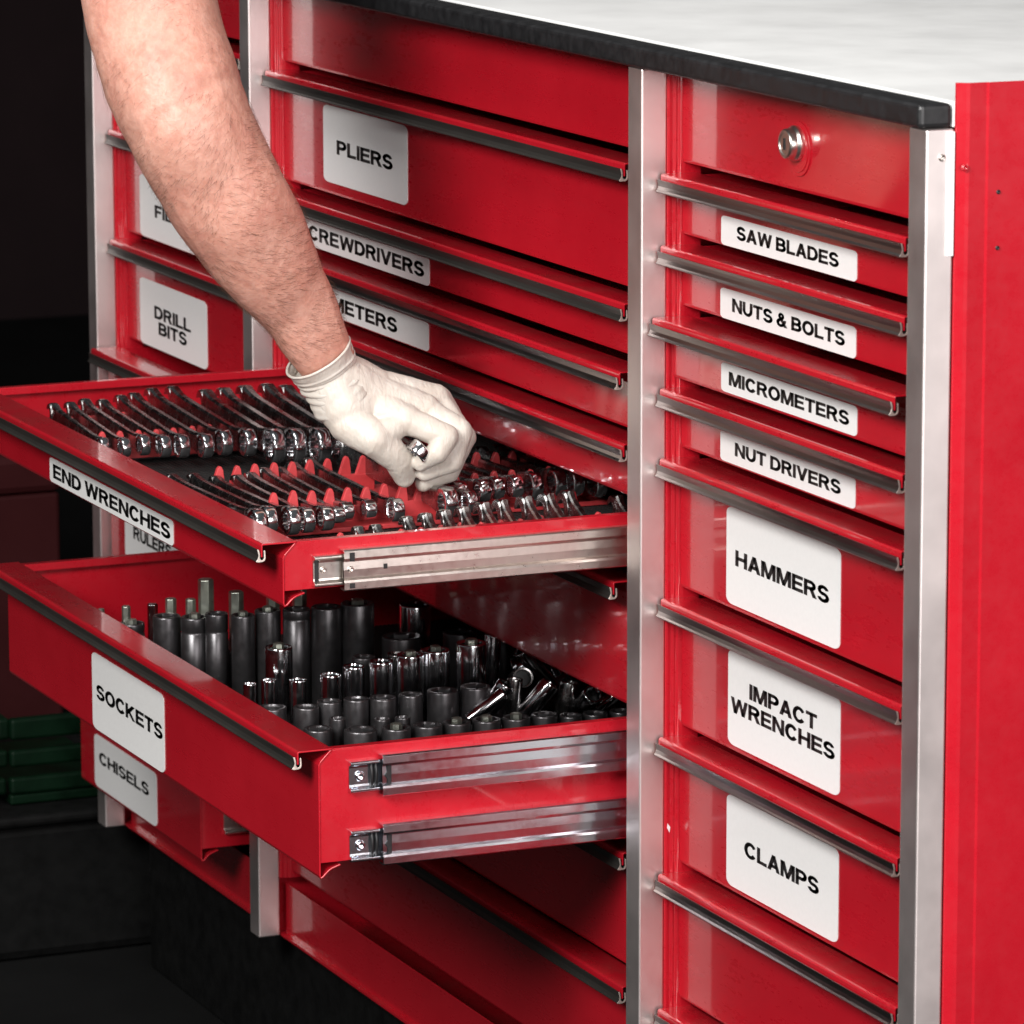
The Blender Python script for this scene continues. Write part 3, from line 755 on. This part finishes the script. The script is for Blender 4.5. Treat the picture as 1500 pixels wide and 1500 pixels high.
# loose tools at the left edge of the drawer
for i, (ya, xa, xb, r) in enumerate(((-0.2160, -0.455, -0.245, 0.0042), (-0.2085, -0.430, -0.240, 0.0036))):
    mb = MB()
    Mx = Matrix.Translation((xa, ya, 0.600)) @ Matrix.Rotation(math.pi / 2, 4, 'Y')
    L = xb - xa
    prof = [(r * 0.6, 0), (r, 0.004), (r, 0.03), (r * 0.7, 0.036)]
    for q in range(4):
        z = 0.05 + q * 0.022
        prof += [(r * 0.7, z), (r * 1.15, z + 0.004), (r * 1.15, z + 0.012), (r * 0.7, z + 0.016)]
    prof += [(r * 0.75, L - 0.012), (r * 1.2, L - 0.008), (r * 0.9, L)]
    lathe_bm(mb, prof, 20, 0, Mx)
    o = mb.build('ratchet_handle', M['chrome'], None, origin=((xa + xb) / 2, ya, 0.6))
    tag(o, ('knurled chrome ratchet handle lying against the left front wall of the wrench drawer', 'thinner chrome handle next to the knurled one, left end of the middle row')[i], 'ratchet handle')

# ------------------------------------------------------------------ sockets
def socket_mesh(r, h, bore, pts=6, neck=None, bolt=False, step=None):
    """upright socket, base at z=0, opening up"""
    mb = MB(); seg = 36
    prof = [(r * 0.93, 0), (r, 0.0008)]
    if neck:      # narrower drive end below
        prof = [(r * neck * 0.95, 0), (r * neck, 0.0008), (r * neck, h * 0.42), (r, h * 0.50)]
    if step: prof += [(r, h * step - 0.0008), (r * 0.93, h * step), (r, h * step + 0.0012)]
    prof += [(r, h - 0.0014), (r * 0.985, h - 0.0006), (r * 0.94, h)]
    lathe_bm(mb, prof, seg, 0, None, True, True, False)
    # rim and bore
    def hexr(a):
        q = (a % (2 * math.pi / pts)) - math.pi / pts
        return bore * math.cos(math.pi / pts) / math.cos(q) * (1.10 if pts > 8 else 1.12)
    rows = [[(prof[-1][0] * math.cos(2 * math.pi * k / seg), prof[-1][0] * math.sin(2 * math.pi * k / seg), h) for k in range(seg)]]
    rows.append([((bore * 1.16) * math.cos(2 * math.pi * k / seg), (bore * 1.16) * math.sin(2 * math.pi * k / seg), h - 0.0002) for k in range(seg)])
    for z in (h - 0.0016, h * 0.62):
        rows.append([(hexr(2 * math.pi * k / seg) * math.cos(2 * math.pi * k / seg), hexr(2 * math.pi * k / seg) * math.sin(2 * math.pi * k / seg), z) for k in range(seg)])
    V = [v for rw in rows for v in rw]; F = []
    for i in range(len(rows) - 1):
        for k in range(seg):
            k2 = (k + 1) % seg
            F.append((i * seg + k, i * seg + k2, (i + 1) * seg + k2, (i + 1) * seg + k))
    mb.add(V, F, 0, False)
    mb.add(rows[-1], [tuple(range(seg))], 2)  # bore floor coloured black in place of the shade inside
    if bolt:      # worn bright plug seen in the mouth
        lathe_bm(mb, [(bore * 0.62, h * 0.8), (bore * 0.62, h + 0.0022), (bore * 0.5, h + 0.0028)], 6, 1, Matrix.Translation((0, 0, 0)), False, False, True)
    return mb
ZF = 0.3956
def put_socket(name, label, x, y, ztop, r, mat, group, cat='socket', **k):
    h = ztop - ZF
    mb = socket_mesh(r, h, r * 0.66, **k)
    rot = random.uniform(0, 1)
    c, s = math.cos(rot), math.sin(rot)
    mb.v = [(a * c - b * s, a * s + b * c, z) for a, b, z in mb.v]
    o = mb.build(name, [M[mat], M['bit'], M['black']], None)
    o.location = (x, y, ZF)
    tag(o, label, cat, group)
    return o
tall = [(-0.5901, -0.1620, 0.45, 0.0085), (-0.5600, -0.1440, 0.46, 0.0095), (-0.5390, -0.1286, 0.462, 0.0095), (-0.5220, -0.1168, 0.467, 0.0078), (-0.5042, -0.1017, 0.468, 0.0080), (-0.5043, -0.0815, 0.470, 0.0088),
        (-0.4900, -0.0630, 0.472, 0.0095), (-0.4800, -0.0425, 0.474, 0.0104), (-0.4750, -0.0190, 0.476, 0.0114)]
for i, (x, y, z, r) in enumerate(tall):
    put_socket('deep_impact_socket', 'tall black impact socket, %s from the left in the tall row' % ORD[i], x, y, z, r * 1.14, 'impact', 'tall black impact sockets in a row', step=(0.86, None, 0.82, 0.80, None, None, 0.9, None, None)[i], bolt=(i in (0, 2, 4, 5, 8)))
bits = [(-0.5850, -0.1820, 0.468, 0.0018), (-0.5780, -0.1640, 0.470, 0.0024), (-0.5730, -0.1440, 0.471, 0.0028), (-0.5640, -0.1320, 0.476, 0.0030), (-0.5560, -0.1185, 0.476, 0.0028), (-0.5500, -0.1080, 0.492, 0.0042), (-0.5420, -0.0860, 0.482, 0.0040), (-0.5300, -0.0600, 0.492, 0.0036), (-0.5250, -0.0400, 0.488, 0.0040)]
for i, (x, y, z, r) in enumerate(bits):
    x -= 0.020; r *= 1.5; z -= 0.009
    t = empty('hex_bit_socket', (x, y, ZF)); tag(t, 'hex bit socket standing behind the tall sockets, %s from the left' % ORD[i], 'bit socket', 'hex bit sockets behind the tall row')
    mb = MB(); lathe_bm(mb, [(0.0075, 0), (0.008, 0.001), (0.008, 0.030), (0.0070, 0.032)], 28, 0, Matrix.Translation((x, y, ZF)))
    mb.build('socket_body', M['impact'], t, origin=(x, y, ZF))
    mb = MB(); lathe_bm(mb, [(r, 0.0), (r, z - ZF - 0.030 - 0.0006), (r * 0.8, z - ZF - 0.030)], 6, 0, Matrix.Translation((x, y, ZF + 0.031)), False)
    mb.build('hex_bit', M['bit'] if i not in (2,) else M['chrome'], t, origin=(x, y, ZF + 0.031), bevel=0.0003)
big = [(-0.5106, -0.1510, 0.428, 0.0131, 'impact'), (-0.4400, 0.0031, 0.455, 0.0150, 'impact'), (-0.4367, 0.0500, 0.455, 0.0131, 'impact'), (-0.4780, 0.0300, 0.470, 0.0120, 'chrome')]
bl = ['wide black impact socket, low, in front of the tall row at the left', 'wide black impact socket with dark mouth behind the chrome row', 'wide black impact socket half hidden behind the drawer above', 'wide chrome socket in shadow behind the two wide black ones']
for i, (x, y, z, r, m) in enumerate(big):
    put_socket('wide_socket', bl[i], x, y, z, r, m, None)
chs = [(-0.3543, -0.1520, 0.450, 0.0042), (-0.3600, -0.1350, 0.450, 0.0050), (-0.3520, -0.1147, 0.450, 0.0058), (-0.3780, -0.1200, 0.470, 0.0092), (-0.3300, -0.0975, 0.457, 0.0070), (-0.3370, -0.0765, 0.460, 0.0073), (-0.3230, -0.0600, 0.465, 0.0080), (-0.3150, -0.0405, 0.470, 0.0092), (-0.3180, -0.0190, 0.471, 0.0094), (-0.3000, 0.0020, 0.478, 0.0100)]
for i, (x, y, z, r) in enumerate(chs):
    put_socket('deep_chrome_socket', 'deep chrome socket, %s from the left in the shiny row' % ORD[i], x, y, z, r * 1.12, 'chrome', 'deep chrome sockets in a row', pts=12, bolt=(i in (3, 7, 8, 9)))
mid = [(-0.2760, -0.1640, 0.450, 0.0102), (-0.2640, -0.1420, 0.451, 0.0088), (-0.2660, -0.1235, 0.453, 0.0084), (-0.2570, -0.1060, 0.455, 0.0086), (-0.2530, -0.0872, 0.455, 0.0094), (-0.2500, -0.0665, 0.456, 0.0083), (-0.2440, -0.0440, 0.458, 0.0108), (-0.2390, -0.0205, 0.460, 0.0104)]
for i, (x, y, z, r) in enumerate(mid):
    put_socket('impact_socket', 'black open socket, %s from the left in the second row from the rim' % ORD[i], x, y, z, r * 1.06, 'impact', 'black sockets in the second row', pts=12 if i in (0, 1, 3) else 6)
sm = [(-0.2330, -0.1300, 0.448, 0.0060), (-0.2260, -0.0985, 0.446, 0.0058), (-0.2250, -0.0830, 0.446, 0.0056)]
for i, (x, y, z, r) in enumerate(sm):
    put_socket('small_socket', 'small black socket squeezed between two rows, %s from the left' % ORD[i], x, y, z, r, 'impact', 'small black sockets between the rows')
fr = [(-0.2206, -0.1500, 0.445, 0.0095), (-0.2060, -0.1230, 0.445, 0.0108), (-0.2014, -0.0975, 0.445, 0.0096), (-0.2002, -0.0740, 0.445, 0.0095), (-0.2000, -0.0515, 0.445, 0.0092), (-0.1985, -0.0290, 0.445, 0.0094), (-0.1960, -0.0070, 0.445, 0.0092), (-0.1960, 0.0150, 0.445, 0.0088), (-0.1940, 0.0350, 0.443, 0.0076), (-0.1930, 0.0540, 0.443, 0.0084), (-0.1920, 0.0740, 0.443, 0.0078)]
for i, (x, y, z, r) in enumerate(fr):
    put_socket('impact_socket', 'short black socket, %s from the left in the row along the near rim' % ORD[i], x, y, z, r * 1.1, 'impact', 'short black sockets along the near rim', bolt=(i in (2, 4, 5, 6)))
pile = [('chrome deep socket standing with a bright stripe, left back of the loose pile', -0.3251, 0.0290, 0.452, 0.0062, 0.040, (0.05, 1, 0), 'chrome'),
        ('black socket standing behind the loose pile', -0.3523, 0.0500, 0.455, 0.0068, 0.040, (0, 1, 0), 'impact'),
        ('rusty mouthed socket facing out of the loose pile', -0.2858, 0.0351, 0.450, 0.0078, 0.020, (-.2, .3, .9), 'chrome_dull'),
        ('long chrome socket leaning left on top of the loose pile', -0.2900, 0.0500, 0.456, 0.0060, 0.034, (-.62, .7, .1), 'chrome'),
        ('narrow chrome socket leaning behind the long one', -0.3050, 0.0700, 0.454, 0.0046, 0.030, (-.5, .8, 0), 'chrome'),
        ('chrome socket leaning right in the loose pile', -0.2300, 0.0240, 0.447, 0.0072, 0.026, (.6, .75, .2), 'chrome'),
        ('short chrome socket tipped towards the mid row', -0.2415, -0.0010, 0.450, 0.0072, 0.018, (.45, .8, .3), 'chrome'),
        ('slim chrome socket lying low at the left of the loose pile', -0.2256, -0.0180, 0.447, 0.0048, 0.026, (.8, .55, .1), 'chrome'),
        ('upright dark chrome socket in the middle of the loose pile', -0.2380, 0.0090, 0.448, 0.0058, 0.024, (.1, 1, 0), 'chrome_dull'),
        ('dark square mouthed socket at the back right of the loose pile', -0.2761, 0.0760, 0.450, 0.0074, 0.018, (-.3, .5, .8), 'impact'),
        ('dark chrome socket right of the leaning one', -0.2260, 0.0460, 0.446, 0.0072, 0.022, (.2, 1, 0), 'chrome_dull'),
        ('shiny ring mouthed socket tipped towards the near rim', -0.2120, 0.0560, 0.447, 0.0074, 0.018, (.1, .6, .7), 'chrome'),
        ('small chrome socket farthest right in the loose pile', -0.2200, 0.0800, 0.446, 0.0052, 0.022, (.7, .6, .2), 'chrome')]
for i, (lab, x, y, z, r, h, ax, m) in enumerate(pile):
    mb = socket_mesh(r, h * 1.25, r * 0.68, pts=6 if i % 2 else 12)
    d = Vector((ax[2], ax[0], ax[1])).normalized()
    q = d.to_track_quat('Z', 'Y').to_matrix().to_4x4()
    Mx = q @ Matrix.Translation((0, 0, -h * 0.625))
    mb.v = [tuple(Mx @ Vector(v)) for v in mb.v]
    o = mb.build('loose_socket', [M[m], M['bit'], M['black']], None)
    o.location = (x, y, z)
    tag(o, lab, 'socket', 'loose sockets piled at the right')
extra = [('short wide chrome socket on its side at the back of the pile', -0.330, 0.0600, 0.0085, 0.018, (.9, .2, .4), 'chrome'),
         ('slim chrome extension bar lying across the back of the pile', -0.300, 0.0900, 0.0042, 0.050, (.9, .35, .1), 'chrome'),
         ('chrome socket leaning against the black ones, far right back', -0.255, 0.0900, 0.0070, 0.024, (-.4, .9, .2), 'chrome'),
         ('tall chrome socket upright between the row and the pile', -0.335, 0.0150, 0.0088, 0.036, (0.02, 1, 0), 'chrome'),
         ('medium chrome socket upright at the back of the shiny row', -0.362, -0.0050, 0.0082, 0.036, (0, 1, 0), 'chrome'),
         ('dull chrome socket upright behind the shiny row', -0.366, -0.0300, 0.0080, 0.034, (0, 1, 0), 'chrome_dull'),
         ('black socket upright behind the shiny row', -0.372, -0.0550, 0.0090, 0.032, (0, 1, 0), 'impact'),
         ('short chrome socket tipped on its side beside the rim', -0.185, 0.0900, 0.0070, 0.016, (.6, .3, .7), 'chrome')]
for i, (lab, x, y, r, h, ax, m) in enumerate(extra):
    mb = socket_mesh(r, h * 1.25, r * 0.68, pts=12 if i % 2 else 6)
    q = Vector((ax[2], ax[0], ax[1])).normalized().to_track_quat('Z', 'Y').to_matrix().to_4x4()
    Mx = q @ Matrix.Translation((0, 0, -h * 0.625))
    mb.v = [tuple(Mx @ Vector(v)) for v in mb.v]
    o = mb.build('loose_socket', [M[m], M['bit'], M['black']], None)
    o.location = (x, y, (0.4465 if ax[1] < 0.95 else 0.438) + (0.002 if i < 3 else 0))
    tag(o, lab, 'socket', 'loose sockets piled at the right')
# props under the loose sockets: lower layer lying on the mat
for i, (x, y, a) in enumerate(((-0.300, 0.040, 0.3), (-0.262, 0.020, 1.2), (-0.245, 0.058, 0.1), (-0.215, 0.030, 0.9), (-0.285, 0.078, 1.6))):
    mb = socket_mesh(0.0135, 0.045, 0.009)
    Mx = Matrix.Rotation(a, 4, 'Z') @ Matrix.Rotation(math.pi / 2, 4, 'Y') @ Matrix.Translation((0, 0, -0.022))
    mb.v = [tuple(Mx @ Vector(v)) for v in mb.v]
    o = mb.build('loose_socket', [M['impact'], M['bit'], M['black']], None); o.location = (x, y, ZF + 0.0136)
    tag(o, ('black impact socket lying at the left under the loose pile', 'black impact socket lying under the leaning chrome ones', 'black impact socket lying in the middle under the loose pile', 'black impact socket lying nearest the rim under the pile', 'black impact socket lying deepest at the back under the pile')[i], 'socket', 'black sockets under the loose pile')

# ------------------------------------------------------------------ background things at the left
def loc_box(name, x0, x1, y0, y1, z0, z1, mat, parent=None, bevel=0.004):
    mb = MB(); mb.box(x0, x1, y0, y1, z0, z1)
    return mb.build(name, M[mat], parent, origin=((x0 + x1) / 2, (y0 + y1) / 2, z0), bevel=bevel)
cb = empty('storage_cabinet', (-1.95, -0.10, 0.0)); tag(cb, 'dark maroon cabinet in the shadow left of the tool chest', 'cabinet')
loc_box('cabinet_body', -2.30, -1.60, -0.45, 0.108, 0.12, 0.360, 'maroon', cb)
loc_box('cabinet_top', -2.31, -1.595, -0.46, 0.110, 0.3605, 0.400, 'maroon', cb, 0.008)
loc_box('dark_base', -2.26, -1.65, -0.42, 0.08, 0.0, 0.1195, 'black', cb)
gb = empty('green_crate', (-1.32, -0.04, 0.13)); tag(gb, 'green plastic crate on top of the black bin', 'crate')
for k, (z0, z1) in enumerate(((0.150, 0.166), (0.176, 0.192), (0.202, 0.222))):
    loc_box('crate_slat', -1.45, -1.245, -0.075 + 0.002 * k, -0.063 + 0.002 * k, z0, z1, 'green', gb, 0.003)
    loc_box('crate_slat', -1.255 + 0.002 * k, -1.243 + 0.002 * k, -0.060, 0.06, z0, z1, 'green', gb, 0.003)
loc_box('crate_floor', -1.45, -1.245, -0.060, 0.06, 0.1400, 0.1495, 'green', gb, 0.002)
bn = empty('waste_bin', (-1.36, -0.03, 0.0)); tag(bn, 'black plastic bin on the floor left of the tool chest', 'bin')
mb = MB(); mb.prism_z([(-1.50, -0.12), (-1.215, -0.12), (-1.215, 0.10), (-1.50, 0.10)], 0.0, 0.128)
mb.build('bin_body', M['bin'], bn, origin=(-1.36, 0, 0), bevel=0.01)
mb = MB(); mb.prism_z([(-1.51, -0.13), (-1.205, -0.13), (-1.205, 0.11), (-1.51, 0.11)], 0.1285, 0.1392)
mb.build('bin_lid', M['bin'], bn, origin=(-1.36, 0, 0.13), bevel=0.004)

# ------------------------------------------------------------------ arm
ARM = [(-0.2411, -0.1300, 0.7030, 0.0192), (-0.2376, -0.1444, 0.7251, 0.0238), (-0.2373, -0.1581, 0.7487, 0.0278), (-0.233, -0.1753, 0.772, 0.0324), (-0.2281, -0.1916, 0.7947, 0.0372), (-0.2247, -0.2091, 0.8218, 0.0403),
       (-0.2252, -0.2236, 0.8476, 0.0417), (-0.2252, -0.2372, 0.8728, 0.0432), (-0.2337, -0.2447, 0.8977, 0.0451), (-0.2514, -0.247, 0.9249, 0.0460), (-0.2747, -0.2474, 0.956, 0.0464), (-0.3035, -0.2453, 0.9917, 0.0476), (-0.3319, -0.2425, 1.0278, 0.0493), (-0.37, -0.240, 1.08, 0.052)]
def cr(p0, p1, p2, p3, t):
    return tuple(0.5 * ((2 * b) + (-a + c) * t + (2 * a - 5 * b + 4 * c - d) * t * t + (-a + 3 * b - 3 * c + d) * t ** 3) for a, b, c, d in zip(p0, p1, p2, p3))
path = []
SUB = 8
for i in range(len(ARM) - 1):
    p0 = ARM[max(i - 1, 0)]; p1 = ARM[i]; p2 = ARM[i + 1]; p3 = ARM[min(i + 2, len(ARM) - 1)]
    for k in range(SUB): path.append(cr(p0, p1, p2, p3, k / SUB))
path.append(ARM[-1])
NS = 72
campos = Vector((2.9424, -1.3614, 1.25))
def arm_rings():
    rings = []
    for i, p in enumerate(path):
        a = Vector(path[max(i - 1, 0)][:3]); b = Vector(path[min(i + 1, len(path) - 1)][:3])
        T = (b - a).normalized(); P = Vector(p[:3])
        V = (campos - P); V = (V - V.dot(T) * T).normalized()    # towards the viewer's side
        S = T.cross(V).normalized()
        u = i / (len(path) - 1)
        row = []
        for k in range(NS):
            an = 2 * math.pi * k / NS
            c, s = math.cos(an), math.sin(an)
            r = p[3]
            flat = 0.80 if u < 0.12 else 0.80 + min(1, (u - 0.12) / 0.25) * 0.12
            q = P + S * (c * r) + V * (s * r * flat)
            # muscle and tendon relief
            rel = 0.0016 * math.exp(-((u - 0.38) / 0.16) ** 2) * math.cos(2 * an - 0.9) + 0.0010 * math.sin(3 * an + 5 * u)
            for v0, va, vf, vp in ((1.15, 0.35, 7.0, 0.0), (1.9, 0.25, 5.0, 1.5), (0.6, 0.2, 9.0, 2.0), (2.6, 0.3, 6.0, 0.7)):
                rel += 0.0007 * math.exp(-((an - v0 - va * math.sin(vf * u + vp)) / 0.055) ** 2) * (1 if 0.03 < u < 0.62 else 0)
            rel += 0.0022 * noise.noise(q * 24) + 0.0005 * noise.noise(q * 90)
            # tendon along the wrist
            rel += 0.0011 * math.exp(-((an - 1.9) / 0.18) ** 2) * math.exp(-(u / 0.2) ** 2)
            # elbow crease
            rel -= 0.0030 * math.exp(-((u - 0.585 - 0.02 * c) / 0.010) ** 2) * max(0, s)
            rel -= 0.0018 * math.exp(-((u - 0.615 - 0.035 * c) / 0.007) ** 2) * max(0, s)
            nrm = (S * c + V * s).normalized()
            row.append((q + nrm * rel, nrm, T))
        rings.append(row)
    return rings
RG = arm_rings()
person = MB()
V_ = [r[0] for row in RG for r in row]; F_ = []
for i in range(len(RG) - 1):
    for k in range(NS):
        k2 = (k + 1) % NS
        F_.append((i * NS + k, i * NS + k2, (i + 1) * NS + k2, (i + 1) * NS + k))
person.add(V_, F_, 0, True)
person.add(V_[:NS], [tuple(range(NS))[::-1]]); person.add(V_[-NS:], [tuple(range(NS))])
ARM_O = (-0.2252, -0.2236, 0.8476)
pobj = person.build('person', M['skin'], None, origin=ARM_O)
tag(pobj, 'bare forearm reaching down into the drawer, white latex glove gripping a wrench', 'person')
# hair
hm = MB()
for i in range(6500):
    u = random.uniform(0.06, 0.78); fi = u * (len(RG) - 1); i0 = int(fi)
    k = random.randrange(NS)
    q, nrm, T = RG[i0][k]; q2 = RG[min(i0 + 1, len(RG) - 1)][k][0]; q3 = RG[i0][(k + 1) % NS][0]
    base = q + (q2 - q) * random.random() + (q3 - q) * random.random()
    side = T.cross(nrm)
    dens = noise.noise(base * 30)
    if u > 0.55 and random.random() < 0.65: continue
    if dens < -0.25: continue
    flow = (-T * random.uniform(0.1, 0.7) + side * (0.75 + random.uniform(-0.5, 0.5)) * (1 if math.sin(3 * u * 2 + k * 0.05) > -0.3 else -1)).normalized()
    L = random.uniform(0.005, 0.011); w = random.uniform(0.00006, 0.0001)
    pts = []; p = base - nrm * 0.0003; d = (flow + nrm * 0.55).normalized()
    curl = side * random.uniform(-0.35, 0.35)
    for s_ in range(5):
        pts.append(p); p = p + d * (L / 4); d = (d - nrm * 0.22 + curl * 0.25).normalized()
    o0 = []; 
    for s_, pp in enumerate(pts):
        ww = w * (1 - 0.2 * s_)
        a_ = nrm.cross(d).normalized(); b_ = nrm
        for c_ in range(3):
            an = 2.094 * c_
            o0.append(pp + a_ * ww * math.cos(an) + b_ * ww * math.sin(an))
    fs = []
    for s_ in range(4):
        for c_ in range(3):
            c2 = (c_ + 1) % 3
            fs.append((s_ * 3 + c_, s_ * 3 + c2, s_ * 3 + 3 + c2, s_ * 3 + 3 + c_))
    hm.add(o0, fs, 0, True)
hobj = hm.build('arm_hair', M['hair'], pobj, origin=ARM_O, fixn=False); hobj['kind'] = 'stuff'

# sleeve just above the elbow
sl = MB(); rows = []
for i in range(int(len(RG) * 0.86), len(RG)):
    row = []
    for k in range(NS):
        q, nrm, T = RG[i][k]
        e = 0.004 + 0.003 * noise.noise(q * 30) + 0.004 * (i / len(RG) - 0.86) / 0.14
        row.append(q + nrm * e)
    rows.append(row)
Vs = [v for r in rows for v in r]; Fs = []
for i in range(len(rows) - 1):
    for k in range(NS):
        k2 = (k + 1) % NS; Fs.append((i * NS + k, i * NS + k2, (i + 1) * NS + k2, (i + 1) * NS + k))
sl.add(Vs, Fs, 0, True)
so = sl.build('sleeve', M['cloth'], pobj, origin=ARM_O, fixn=False)
md = so.modifiers.new('solid', 'SOLIDIFY'); md.thickness = 0.0015

# ------------------------------------------------------------------ gloved hand
H = {'wrist': (-0.2427, -0.1314, 0.6967), 'mid': (-0.2363, -0.103, 0.6713), 'palm': (-0.2368, -0.082, 0.6644), 'iM': (-0.2146, -0.0826, 0.663), 'mM': (-0.2269, -0.0651, 0.6677), 'rM': (-0.2412, -0.0502, 0.6714), 'pM': (-0.2558, -0.0416, 0.6685), 'iP': (-0.1988, -0.0589, 0.6521), 'iD': (-0.1967, -0.0667, 0.6417), 'iT': (-0.2055, -0.0756, 0.6336), 'mP': (-0.2093, -0.0441, 0.6533), 'mD': (-0.2052, -0.0522, 0.6329), 'mT': (-0.2133, -0.0698, 0.6245), 'rP': (-0.223, -0.0353, 0.6465), 'rD': (-0.2195, -0.0489, 0.6229), 'rT': (-0.2233, -0.0668, 0.6152), 'pP': (-0.2384, -0.0309, 0.6447), 'pD': (-0.2356, -0.0433, 0.6213), 'pT': (-0.2372, -0.0548, 0.6159), 'tC': (-0.2276, -0.1211, 0.6617), 'tM': (-0.2115, -0.1089, 0.6521), 'tI': (-0.2126, -0.0904, 0.6369), 'tT': (-0.2186, -0.0834, 0.6221), 'heel': (-0.2335, -0.1223, 0.6716)}
H = {k: Vector(v) for k, v in H.items()}
hb = MB()
def capsule(a, b, ra, rb, seg=24, rn=8):
    d = (b - a); L = d.length; q = d.to_track_quat('Z', 'Y').to_matrix().to_4x4(); Mx = Matrix.Translation(a) @ q
    prof = [(max(1e-5, ra * math.cos(t)), ra * math.sin(t)) for t in [(-math.pi / 2) + (math.pi / 2) * k / rn for k in range(rn + 1)]]
    prof += [(max(1e-5, rb * math.cos(t)), L + rb * math.sin(t)) for t in [(math.pi / 2) * k / rn for k in range(rn + 1)]]
    lathe_bm(hb, prof, seg, 0, Mx, True, True, True)
def chain(pts, rs):
    for i in range(len(pts) - 1): capsule(pts[i], pts[i + 1], rs[i], rs[i + 1])
w0 = H['wrist']
armdir = (Vector(ARM[1][:3]) - Vector(ARM[0][:3])).normalized()
# palm and back of the hand
chain([w0 - armdir * 0.004, H['heel'], H['mid'], H['iM']], [0.0200, 0.0185, 0.0172, 0.0104])
chain([w0, H['mid'] + Vector((-0.004, 0.004, 0.004)), H['mM']], [0.0200, 0.0190, 0.0120])
chain([w0, H['mid'] + Vector((-0.010, 0.010, 0.008)), H['rM']], [0.0195, 0.0170, 0.0115])
chain([w0, H['mid'] + Vector((-0.016, 0.012, 0.006)), H['pM']], [0.0180, 0.0155, 0.0105])
chain([H['palm'], H['iM']], [0.0150, 0.0110]); chain([H['palm'], H['rM']], [0.0150, 0.0110])
chain([H['iM'], H['iP'], H['iD'], H['iT']], [0.0100, 0.0092, 0.0080, 0.0062])
chain([H['mM'], H['mP'], H['mD'], H['mT']], [0.0104, 0.0092, 0.0079, 0.0062])
chain([H['rM'], H['rP'], H['rD'], H['rT']], [0.0102, 0.0088, 0.0076, 0.0060])
chain([H['pM'], H['pP'], H['pD'], H['pT']], [0.0100, 0.0085, 0.0076, 0.0062])
chain([H['heel'], H['tC'], H['tM'], H['tI'], H['tT']], [0.0170, 0.0148, 0.0128, 0.0108, 0.0080])
chain([H['tM'], H['iM']], [0.0110, 0.0085])
glove = hb.build('latex_glove', M['latex'], pobj, origin=tuple(H['mid']), fixn=False)
rm = glove.modifiers.new('union', 'REMESH'); rm.mode = 'VOXEL'; rm.voxel_size = 0.0009; rm.use_smooth_shade = True
smo = glove.modifiers.new('soft', 'SMOOTH'); smo.factor = 0.5; smo.iterations = 5
tx = bpy.data.textures.new('wrinkle', 'CLOUDS'); tx.noise_scale = 0.014; tx.noise_depth = 2
dp = glove.modifiers.new('wrinkle', 'DISPLACE'); dp.texture = tx; dp.strength = 0.0016; dp.mid_level = 0.5; dp.texture_coords = 'LOCAL'
# cuff: loose sleeve of the glove with a rolled rim and folds
cf = MB(); rows = []
N2 = 96
Vv = (campos - w0); Vv = (Vv - Vv.dot(armdir) * armdir).normalized(); Sv = armdir.cross(Vv).normalized()
nr = 46
for i in range(nr + 1):
    t = i / nr                           # 0 hand end, 1 rim
    cpos = H['heel'].lerp(w0, min(1, t * 1.9)) if t < 0.526 else w0 + armdir * (t - 0.526) / 0.474 * 0.0145
    r = 0.0202 + 0.0038 * max(0, t - 0.3) / 0.7
    fold = 0.0
    row = []
    for k in range(N2):
        an = 2 * math.pi * k / N2; c, s = math.cos(an), math.sin(an)
        ph = t * 1.0 + 0.03 * c + 0.02 * noise.noise(Vector((c, s, 2.0)))
        fold = 0.0009 * math.sin(ph * 52 + 2.2 * c) * math.exp(-((ph - 0.42) / 0.20) ** 2)
        fold += 0.0009 * noise.noise(Vector((c * 1.6, s * 1.6, t * 5)))
        fold += 0.0010 * math.exp(-((ph - 0.70) / 0.02) ** 2)
        rr = r + fold
        if t < 0.1: rr -= (0.1 - t) * 0.04
        row.append(cpos + Sv * (c * rr * 1.05) + Vv * (s * rr * 0.90))
    rows.append(row)
Vs = [v for r_ in rows for v in r_]; Fs = []
for i in range(len(rows) - 1):
    for k in range(N2):
        k2 = (k + 1) % N2; Fs.append((i * N2 + k, i * N2 + k2, (i + 1) * N2 + k2, (i + 1) * N2 + k))
cf.add(Vs, Fs, 0, True)
# rolled rim
rc = rows[-1]; cen = sum(rc, Vector()) / len(rc); rim = []
for k in range(N2):
    p = rc[k]; out = (p - cen).normalized()
    for j in range(8):
        a = 2 * math.pi * j / 8; rim.append(p + out * 0.0008 * math.cos(a) + armdir * 0.0008 * math.sin(a))
Fr = []
for k in range(N2):
    k2 = (k + 1) % N2
    for j in range(8):
        j2 = (j + 1) % 8; Fr.append((k * 8 + j, k2 * 8 + j, k2 * 8 + j2, k * 8 + j2))
cf.add(rim, Fr, 0, True)
cuff = cf.build('glove_cuff', M['latex'], pobj, origin=tuple(w0), fixn=False)
md = cuff.modifiers.new('solid', 'SOLIDIFY'); md.thickness = 0.0005; md.offset = 0

# wrench held between thumb and fingers
hw = empty('combination_wrench', (-0.2187, -0.0701, 0.6394))
tag(hw, 'chrome wrench held in the gloved hand, only its ring end showing', 'wrench')
mb = MB(); ring_mesh(mb, 0, 0, 0.0085, 0.0056, 0.0086); ob = mb.build('ring_end', M['chrome'], None)
ob.parent = hw; ob.location = (0, 0, 0)
mb = MB(); shaft_mesh(mb, -0.085, 0.004, -0.0070, 0, 0.007, 0.006, 0.0042); ob = mb.build('shaft', M['chrome'], None, merge=False); ob.parent = hw
hw.rotation_euler = (math.radians(42), math.radians(8), math.radians(6))
hw.location = (-0.2010, -0.0790, 0.6430)
